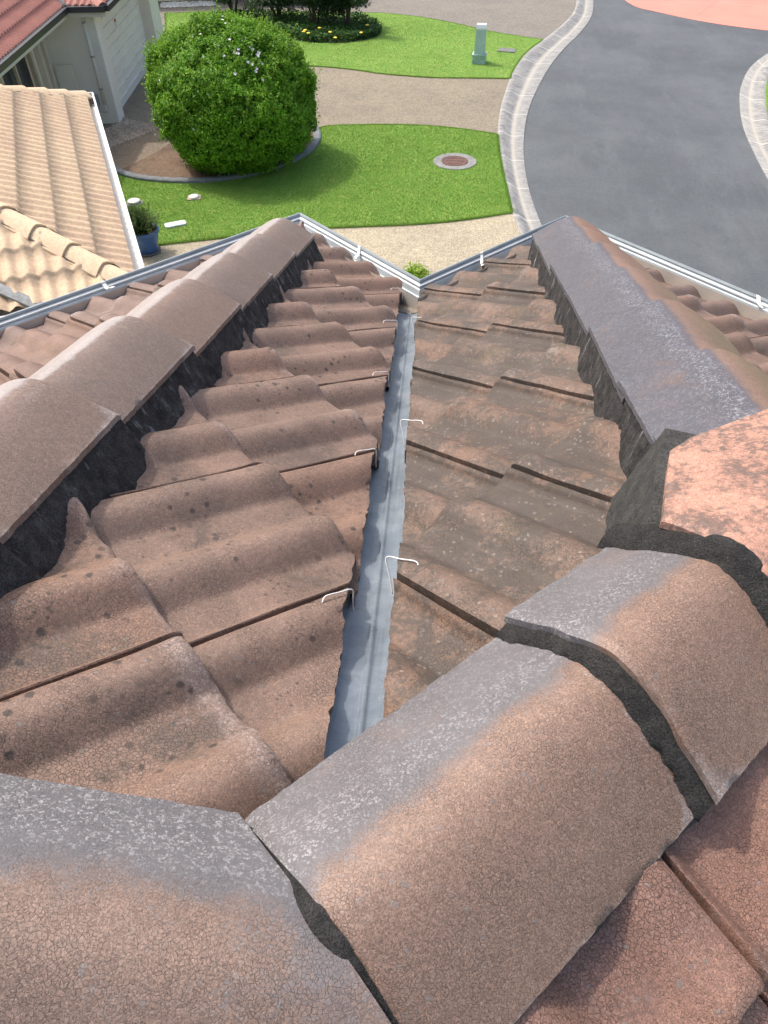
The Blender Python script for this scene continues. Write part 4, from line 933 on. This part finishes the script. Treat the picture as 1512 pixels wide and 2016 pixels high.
# near corner of the eaves: found from the hip seen in the photo
nplane = np.array([NT*ne[0], NT*ne[1], 1]); H1 = PL(225, 543, nplane, NA); H0 = PL(0, 412, nplane, NA)
uh = -(H1-NA)@ne; gh = (H1-NA)@ng; gN = gh-uh          # along-gutter position of the near corner
gF = (NB-NA)@ng
NC = NA+ng*gN; LEN = gF-gN
HW = LEN/2
mb = MB()
# face towards the road side (drains to ne): v runs from far to near, u upslope
tile_field(mb, NA+ng*gF+ne*0.02, ne, -ng, npitch, HW, lambda u, v: u < v+.02 and u < LEN-v+.02, v0=0, v1=LEN, h=.040)
mb.obj('tiled_slope', PALE, nh, True)
mb = MB()
tile_field(mb, NC+ng*-.03, -ng, -ne, npitch, HW, lambda u, v: u < v+.02, v0=0, v1=7., h=.034)
mb.obj('tiled_slope', PALE, nh, True)
mb = MB()
FCc = NA+ng*gF
tile_field(mb, FCc+ng*.03, ng, -ne, npitch, HW, lambda u, v: u < v+.02, v0=0, v1=7., h=.034)
mb.obj('tiled_slope', PALE, nh, True)
def far_caps(A, B, n, parent, mat, mat2, w=.13, h=.075, lat=None, off=.055, seed=5, up=1):
    """caps from the low end A to the high end B"""
    A, B = np.array(A, float), np.array(B, float); d = (B-A)/n; ax = d/np.linalg.norm(d)
    lt = np.cross(ax, (0, 0, 1)); lt /= np.linalg.norm(lt)
    mbm = MB(); L = np.linalg.norm(B-A)
    for s_ in (-1, 1):
        V = [A+lt*s_*w*.92+np.array([0, 0, off-h+.03]), B+lt*s_*w*.92+np.array([0, 0, off-h+.03]), B+lt*s_*w*1.15-np.array([0, 0, .09]), A+lt*s_*w*1.15-np.array([0, 0, .09])]; mbm.add(V, [(0, 1, 2, 3)])
    mbm.add([A+lt*w-np.array([0, 0, .1]), A-lt*w-np.array([0, 0, .1]), A-lt*w*.6+np.array([0, 0, off-.02]), A+lt*w*.6+np.array([0, 0, off-.02])], [(0, 1, 2, 3)])
    mbm.obj('mortar_bedding', mat2, parent)
    for i in range(n):
        a = A+d*i; b = A+d*(i+1)+d*.06; V = []; Q = np.linspace(-w, w, 11)
        for p, lf in ((a, .026), (b, .0)):
            for q in Q: zz_ = h*(1-abs(q/w)**1.7)+off-h+lf; V.append(p+lt*q*(1+.06*(lf > 0))+np.array([0, 0, zz_]))
        V += [v-np.array([0, 0, .020]) for v in V]; m = 22; F = []
        for k in range(10): F += [(k, k+1, 12+k, 11+k)]; F += [(m+k, k, k+1, m+k+1)[::-1]]
        F += [(0, 11, m+11, m), (10, m+10, m+21, 21)]
        mbx = MB(); mbx.add(V, F); mbx.obj('ridge_cap', mat, parent)
topN = NC+(ng-ne)*HW+np.array([0, 0, HW*NT]); topF = FCc+(-ng-ne)*HW+np.array([0, 0, HW*NT])
far_caps(NC-(ng-ne)*.02, topN, max(3, int(np.linalg.norm(topN-NC)/.36)), nh, PALEC, GREYM)
far_caps(FCc, topF, max(3, int(np.linalg.norm(topF-FCc)/.36)), nh, PALEC, GREYM)
NWHITE = plain('white_gutter', (.80, .80, .77), .4, 0, .05, 4.)
mb = MB()
for (p, q, o_) in ((NC-ne*0+ng*-.12, FCc+ng*.12, ne), (NC-ne*7, NC+ne*.12, -ng), (FCc-ne*7, FCc+ne*.12, ng)):
    d_ = q-p; L_ = np.linalg.norm(d_); d_ = d_/L_; c_ = (p+q)/2+o_*.055
    for off_, z_, sx, sz in ((.055, -.035, .012, .11), (0, -.085, .11, .012), (.050, .024, .026, .012)): mb.box(c_+o_*off_+np.array([0, 0, z_-.01]), (L_, sx, sz), X=d_, Y=o_)
mb.obj('gutter', NWHITE, nh)
mb = MB(); IN = .45
wpn = [NC-ne*IN+ng*IN, FCc-ne*IN-ng*IN, FCc-ne*7-ng*IN, NC-ne*7+ng*IN]; mb.poly([p[:2] for p in wpn][::-1], GZ, EZ-.12); mb.obj('wall', plain('cream_wall', (.62, .57, .48), .9, 0, .06, 2.), nh)
mb = MB(); sf = [NC+ne*.0, FCc, FCc-ne*7, NC-ne*7]; mb.poly([p[:2] for p in sf][::-1], EZ-.118, EZ-.10); mb.obj('soffit', WHITE, nh)
# side wing just visible in the lower corner of that roof: a valley iron and the tiles beyond it
vp0 = PL(62, 598, (-NT*ng[0], -NT*ng[1], 1), NC+np.array([0, 0, .045])); vp1 = PL(0, 570, (-NT*ng[0], -NT*ng[1], 1), NC+np.array([0, 0, .045]))
mb = MB(); d_ = vp1-vp0; L_ = np.linalg.norm(d_); mb.box((vp0+vp1)/2+np.array([0, 0, .01]), (L_*1.6, .12, .02), X=d_/L_, Y=np.cross((0, 0, 1), d_/L_)); mb.obj('valley_flashing', plain('old_zinc', (.22, .23, .23), .6, .2, .3, 20.), nh)

# ------------------------------------------------------------------ house with red tiled roof and garage
az = .0956+math.radians(1.2); hg = np.array([-math.sin(az), math.cos(az), 0]); he = np.array([math.cos(az), math.sin(az), 0]); Kc = G(236, 243)
def HP(e_, g_, z): return Kc+he*e_+hg*g_+np.array([0, 0, z])      # z above the ground
rh = empty('garage_house', tuple(Kc)); tag(rh, 'rendered house with red roof tiles and a white panelled garage door', 'house')
REND = plain('render_offwhite', (.82, .80, .74), .88, 0, .05, 1.5, bump=.002); RENDB = plain('render_beige', (.82, .77, .67), .88, 0, .05, 1.5)
TRIMW = plain('trim_white', (.74, .72, .66), .55, 0, .05, 3.); DKG = plain('dark_gutter', (.035, .037, .042), .35, 0, .1, 3.)
WH = 2.42; ZE = GZ+WH
mb = MB(); mb.box(HP(-1.1, .15, WH/2), (2.2, .30, WH), X=he, Y=hg); mb.obj('front_wall', REND, rh)
mb = MB(); mb.box(HP(-.15, .42, WH/2), (.302, .24, WH), X=he, Y=hg); mb.obj('garage_pier', RENDB, rh, False)
g0, g1 = .54, 5.15
mb = MB(); mb.box(HP(-.15, g1+.55, WH/2+.2), (.50, 1.1, WH+.4), X=he, Y=hg); mb.obj('garage_pier', RENDB, rh)
mb = MB(); mb.box(HP(-.13, (g0+g1)/2, WH+.12), (.26, g1-g0, .36), X=he, Y=hg); mb.obj('door_lintel', RENDB, rh)
gd = empty('tmp'); bpy.data.objects.remove(gd)
DOORM = plain('door_cream', (.80, .76, .68), .5, 0, .04, 2.)
mb = MB(); mb.box(HP(-.22, (g0+g1)/2, (WH-.06)/2), (.04, g1-g0, WH-.06), X=he, Y=hg); door = mb.obj('garage_door', DOORM, rh)
for k in range(5):                             # raised ribs of the sectional door
    for q in range(3):
        mb = MB(); wseg = (g1-g0)/3-.10; z_ = .14+k*.445; c_ = HP(-.197, g0+(g1-g0)*(q+.5)/3, z_+.16)
        for s_ in (-1, 1):
            mb.box(c_+np.array([0, 0, s_*.12]), (.055, wseg, .03), X=he, Y=hg)
        p = mb.obj('door_panel', DOORM, door)
mb = MB(); mb.box(HP(-.193, 2.35, 1.62), (.01, .17, .25), X=he, Y=hg); sg = mb.obj('sign', WHITE, door)
mb = MB(); mb.box(HP(-.187, 2.35, 1.69), (.004, .15, .085), X=he, Y=hg); mb.obj('sign_band', plain('sign_red', (.5, .05, .04), .5), sg)
for z_, l_ in ((1.615, .11), (1.585, .13), (1.555, .09)):
    mb = MB(); mb.box(HP(-.187, 2.35, z_), (.004, l_, .012), X=he, Y=hg); mb.obj('sign_line', plain('sign_grey', (.25, .3, .33), .5), sg)
# downpipe, meter box, electric box on the front wall
fw_n = hg; 
def onw(px, py): return PL(px, py, hg, Kc-hg*.03)
a0, a1 = onw(165, 27), onw(203, 205); bt = a0.copy(); bt = a0+(a1-a0)*.0; bt[2] = a1[2]; 
mb = MB(); xm = (a0+a1)/2; t0 = np.array([xm[0], xm[1], ZE-.08]); t1 = np.array([xm[0], xm[1], a1[2]]); mb.tube([t0-hg*.02, t1-hg*.02], .038, 12)
mb.tube(crom([t1-hg*.02, t1-hg*.02-np.array([0, 0, .10]), t1-hg*.02+he*-.03-np.array([0, 0, .15]), t1+hg*.02+he*-.06-np.array([0, 0, .16])], 4), .030, 10); mb.obj('downpipe', WHITE, rh, True)
for k in range(3):
    mb = MB(); c_ = t0+(t1-t0)*(.10+.36*k)-hg*.02; mb.tube([c_-np.array([0, 0, .02]), c_+np.array([0, 0, .02])], .045, 12); mb.obj('pipe_bracket', plain('bracket_grey', (.35, .36, .36), .5), rh, True)
m0, m1 = onw(108, 128), onw(157, 182); c_ = (m0+m1)/2
mb = MB(); mb.box(c_-hg*.03, (abs((m1-m0)@he)+.03, .10, m0[2]-m1[2]+.02), X=he, Y=hg); bx_ = mb.obj('meter_cabinet', RENDB, rh)
mb = MB(); mb.box(c_-hg*.085, (abs((m1-m0)@he)-.05, .012, m0[2]-m1[2]-.06), X=he, Y=hg); mb.obj('cabinet_door', REND, bx_)
m0, m1 = onw(181, 188), onw(195, 206); c_ = (m0+m1)/2
mb = MB(); mb.box(c_-hg*.04, (.15, .10, .22), X=he, Y=hg); mb.box(c_-hg*.04+np.array([0, 0, .115]), (.17, .12, .015), X=he, Y=hg); mb.obj('junction_box', plain('box_bluegrey', (.36, .42, .46), .5), rh)
mb = MB(); mb.tube([c_-hg*.02+he*-.02-np.array([0, 0, .1]), c_-hg*.02+he*-.02-np.array([0, 0, .9])], .014, 8); mb.tube([c_-hg*.02+he*.04-np.array([0, 0, .1]), c_-hg*.02+he*.05-np.array([0, 0, .25]), t1-hg*.02-np.array([0, 0, .18])], .012, 8); mb.obj('conduit', plain('conduit_grey', (.45, .46, .46), .5), rh)
# roofs: strip above the garage front, and the slope of the left wing
RED = pale_tile_mat('tile_red', (.34, .135, .105), (.29, .115, .09), .4, (.16, .07, .055))
REDC = plain('cap_red', (.44, .20, .15), .8, 0, .15, 9.)
EZR = ZE-.0                                     # eave height
pa, pb = G(63, 14, EZR+.02), G(203, 16, EZR+.02)
ea, eb = (pa-Kc)@he, (pb-Kc)@he; gy = ((pa+pb)/2-Kc)@hg
qa, qb = G(113, 36, EZR+.02), G(0, 134, EZR+.02); ew = ((qa+qb)/2-Kc)@he; gw0 = (qa-Kc)@hg; gw1 = (qb-Kc)@hg

EV = WH+.08
mb = MB()
tile_field(mb, HP(.38, -.32, EV), -hg, -he, math.atan(.42), 3.3, lambda u, v: u < v+.02 and u > v-.88, v0=0, v1=5, h=.03)
mb.obj('tiled_slope', RED, rh, True)
mb = MB(); tile_field(mb, HP(.38, -.32, EV), he, hg, math.atan(.42), 3.3, lambda u, v: u < v+.02 and u < 7.4-v, v0=0, v1=7.4, h=.03)
mb.obj('tiled_slope', RED, rh, True)
mb = MB(); tile_field(mb, HP(-.48, -.32, EV), he, -hg, math.atan(.42), 4., lambda u, v: v > -u, v0=-4, v1=7.5, h=.03)
mb.obj('tiled_slope', RED, rh, True)
va, vb_ = HP(-.46, -.34, EV+.03), HP(-.48-3.2, -.32+3.2, EV+.03+3.2*.42)
mb = MB(); d_ = vb_-va; L_ = np.linalg.norm(d_); mb.tube([va, vb_], .055, 8); mb.obj('valley_mortar', plain('pale_mortar', (.55, .47, .42), .85, 0, .2, 9.), rh, True)
far_caps(HP(.38, -.32, EV), HP(.38-3.2, -.32+3.2, EV+3.2*.42), 11, rh, REDC, GREYM)
mb = MB()
mb.box(HP(-.05, -.38, EV-.04), (.92, .10, .11), X=he, Y=hg); mb.box(HP(.44, 3.4, EV-.04), (.10, 7.46, .11), X=he, Y=hg)
mb.box(HP(-.43, -4.1, EV-.04), (.10, 7.34, .11), X=he, Y=hg)
mb.obj('dark_gutter', DKG, rh)
mb = MB()
mb.box(HP(-.05, -.31, EV-.12), (.80, .025, .15), X=he, Y=hg); mb.box(HP(.36, 3.4, EV-.12), (.025, 7.4, .15), X=he, Y=hg); mb.box(HP(-.50, -4.1, EV-.13), (.025, 7.5, .16), X=he, Y=hg)
mb.box(HP(-.07, -.15, EV-.19), (.86, .34, .012), X=he, Y=hg); mb.box(HP(.17, 3.4, EV-.19), (.36, 7.4, .012), X=he, Y=hg); mb.box(HP(-.88, -4.1, EV-.20), (.76, 7.5, .012), X=he, Y=hg)
mb.obj('fascia', TRIMW, rh)
mb = MB(); mb.box(HP(-1.4, -.55, WH/2), (.3, 1.1, WH), X=he, Y=hg); mb.box(HP(-1.4, -2.1, .45), (.3, 2.0, .9), X=he, Y=hg); mb.box(HP(-1.4, -2.1, WH-.1), (.3, 2.0, .2), X=he, Y=hg); mb.box(HP(-1.4, -5.5, WH/2), (.3, 4.8, WH), X=he, Y=hg); mb.obj('wing_wall', REND, rh)
mb = MB(); mb.box(HP(-1.38, -2.1, 1.5), (.03, 1.9, 1.2), X=he, Y=hg); wn = mb.obj('window', plain('dark_glass', (.04, .05, .06), .12), rh)
mb = MB(); mb.box(HP(-1.25, -1.15, 1.55), (.10, .12, 1.5), X=he, Y=hg); mb.box(HP(-1.27, -2.1, 1.55), (.06, .06, 1.4), X=he, Y=hg); mb.box(HP(-1.25, -3.05, 1.55), (.10, .1, 1.5), X=he, Y=hg); mb.box(HP(-1.25, -2.1, .88), (.12, 2.0, .06), X=he, Y=hg); mb.obj('window_frame', plain('frame_beige', (.55, .48, .38), .6), wn)
for g_ in (-.78, -.42):
    mb = MB(); mb.box(HP(-1.19, g_, WH/2), (.14, .16, WH-.04), X=he, Y=hg); mb.obj('trim_post', plain('post_cream', (.64, .58, .49), .7, 0, .05), rh)
mb = MB(); mb.box(HP(-4.5, 3.2, WH/2-.01), (8.4, 6., WH-.06), X=he, Y=hg); mb.obj('inner_wall', RENDB, rh)

# ------------------------------------------------------------------ far things along the top edge
fa, fb = G(300, 3), G(432, -1); d_ = (fb-fa)/np.linalg.norm(fb-fa); n_ = np.cross((0, 0, 1), d_)
fh = empty('far_house', tuple((fa+fb)/2)); tag(fh, 'pale yellow wall of a far house behind the garage', 'house')
mid = (fa+fb)/2-d_*2.; 
mb = MB(); mb.box(mid+n_*3.2+np.array([0, 0, 1.3]), (9.5, 6.4, 2.6), X=d_, Y=n_); mb.obj('wall', plain('yellow_render', (.74, .68, .42), .85, 0, .05, 1.), fh)
mb = MB(); O_ = mid-d_*5.2-n_*.45+np.array([0, 0, 2.62])
tile_field(mb, O_, -n_, d_, math.atan(.42), 3.6, lambda u, v: v > u-.02 and v < 10.4-u, v0=0, v1=10.4, h=.03, res=4); mb.obj('tiled_slope', RED, fh, True)
mb = MB(); mb.box(mid-n_*.5+np.array([0, 0, 2.58]), (10.5, .11, .12), X=d_, Y=n_); mb.obj('gutter', NWHITE, fh)
pebbles('pebbles', [G(*p)[:2] for p in [(318, 6), (422, 3), (424, 11), (318, 15)]], 700, .04, .09, leaf_mat('pale_pebble', (.62, .60, .52), (.78, .75, .66), (.25, .34, .32), .8, 0.), 'white and grey pebbles along the far yellow wall', GZ)
# parked car on the far driveway
w1, w2 = G(519, 12), G(661, 12); cx = (w2-w1)/np.linalg.norm(w2-w1); cy = np.cross((0, 0, 1), cx); wb = np.linalg.norm(w2-w1); co = (w1+w2)/2
car = empty('parked_car', tuple(co)); tag(car, 'dark teal car parked on the far driveway behind the dark trees', 'car')
TEAL = plain('car_teal', (.012, .085, .095), .22, .2, .05, 1.); TYRE = plain('tyre', (.02, .02, .02), .85); RIM = plain('alloy', (.55, .56, .58), .3, .8); GLS = plain('car_glass', (.02, .03, .035), .06)
def cpt(x, y, z): return co+cx*x+cy*y+np.array([0, 0, z])
half = wb/2
sec = [(-half-.82, .42, .62, .70), (-half-.80, .30, .78, .76), (-half-.5, .22, .90, .84), (-half+.3, .20, .96, .87), (-.6, .20, 1.00, .88), (.3, .20, .99, .88), (half-.2, .20, .93, .87), (half+.45, .24, .84, .83), (half+.72, .32, .74, .74), (half+.74, .40, .62, .68)]
V = []; m = 10
for x, zl, zh, hw_ in sec:
    for k in range(m):
        t = k/(m-1)*math.pi*2-math.pi/2; cs, sn = math.cos(t), math.sin(t)
        yy = hw_*math.copysign(abs(cs)**.45, cs); z_ = (zl+zh)/2+(zh-zl)/2*math.copysign(abs(sn)**.6, sn); V.append(cpt(x, .88+yy, z_))
F = [(i*m+k, (i+1)*m+k, (i+1)*m+(k+1) % m, i*m+(k+1) % m) for i in range(len(sec)-1) for k in range(m)]+[tuple(range(m)), tuple((len(sec)-1)*m+k for k in range(m))[::-1]]
mb = MB(); mb.add(V, F); mb.obj('body', TEAL, car, True)
def cab(name, mat, x0, x1, x2, x3, zb, zt, hb, ht):
    V = [cpt(x0, .88-hb, zb), cpt(x3, .88-hb, zb), cpt(x3, .88+hb, zb), cpt(x0, .88+hb, zb), cpt(x1, .88-ht, zt), cpt(x2, .88-ht, zt), cpt(x2, .88+ht, zt), cpt(x1, .88+ht, zt)]
    mb = MB(); mb.add(V, [(0, 1, 5, 4), (1, 2, 6, 5), (2, 3, 7, 6), (3, 0, 4, 7), (4, 5, 6, 7)]); return mb.obj(name, mat, car)
cab('window', GLS, -half-.45, -half+.15, .45, half-.15, .94, 1.38, .78, .62); cab('roof', TEAL, -half+.05, -half+.18, .42, .55, 1.36, 1.42, .65, .58)
for px_, py_ in ((-half, .10), (half, .10), (-half, 1.66), (half, 1.66)):
    c_ = cpt(px_, py_, .32); sgn = -1 if py_ < .8 else 1; mb = MB(); N = 28; V = []
    pr = [(.20, -.10), (.30, -.10), (.325, -.07), (.325, .07), (.30, .10), (.20, .10)]
    for r_, y_ in pr:
        for k in range(N): t = 2*math.pi*k/N; V.append(c_+cx*r_*math.cos(t)+np.array([0, 0, r_*math.sin(t)])+cy*y_)
    F = [(i*N+k, i*N+(k+1) % N, (i+1)*N+(k+1) % N, (i+1)*N+k) for i in range(5) for k in range(N)]; mb.add(V, F); wh_ = mb.obj('tyre', TYRE, car, True)
    mb = MB()
    for k in range(5): t = 2*math.pi*k/5; mb.box(c_+cx*.10*math.cos(t)+np.array([0, 0, .10*math.sin(t)])+cy*sgn*.085, (.20, .02, .05), X=cx*math.cos(t)+np.array([0, 0, math.sin(t)]), Y=cy, Z=-cx*math.sin(t)+np.array([0, 0, math.cos(t)]))
    mb.tube([c_+cy*sgn*.06, c_+cy*sgn*.065], .20, 24); mb.obj('rim', RIM, wh_)
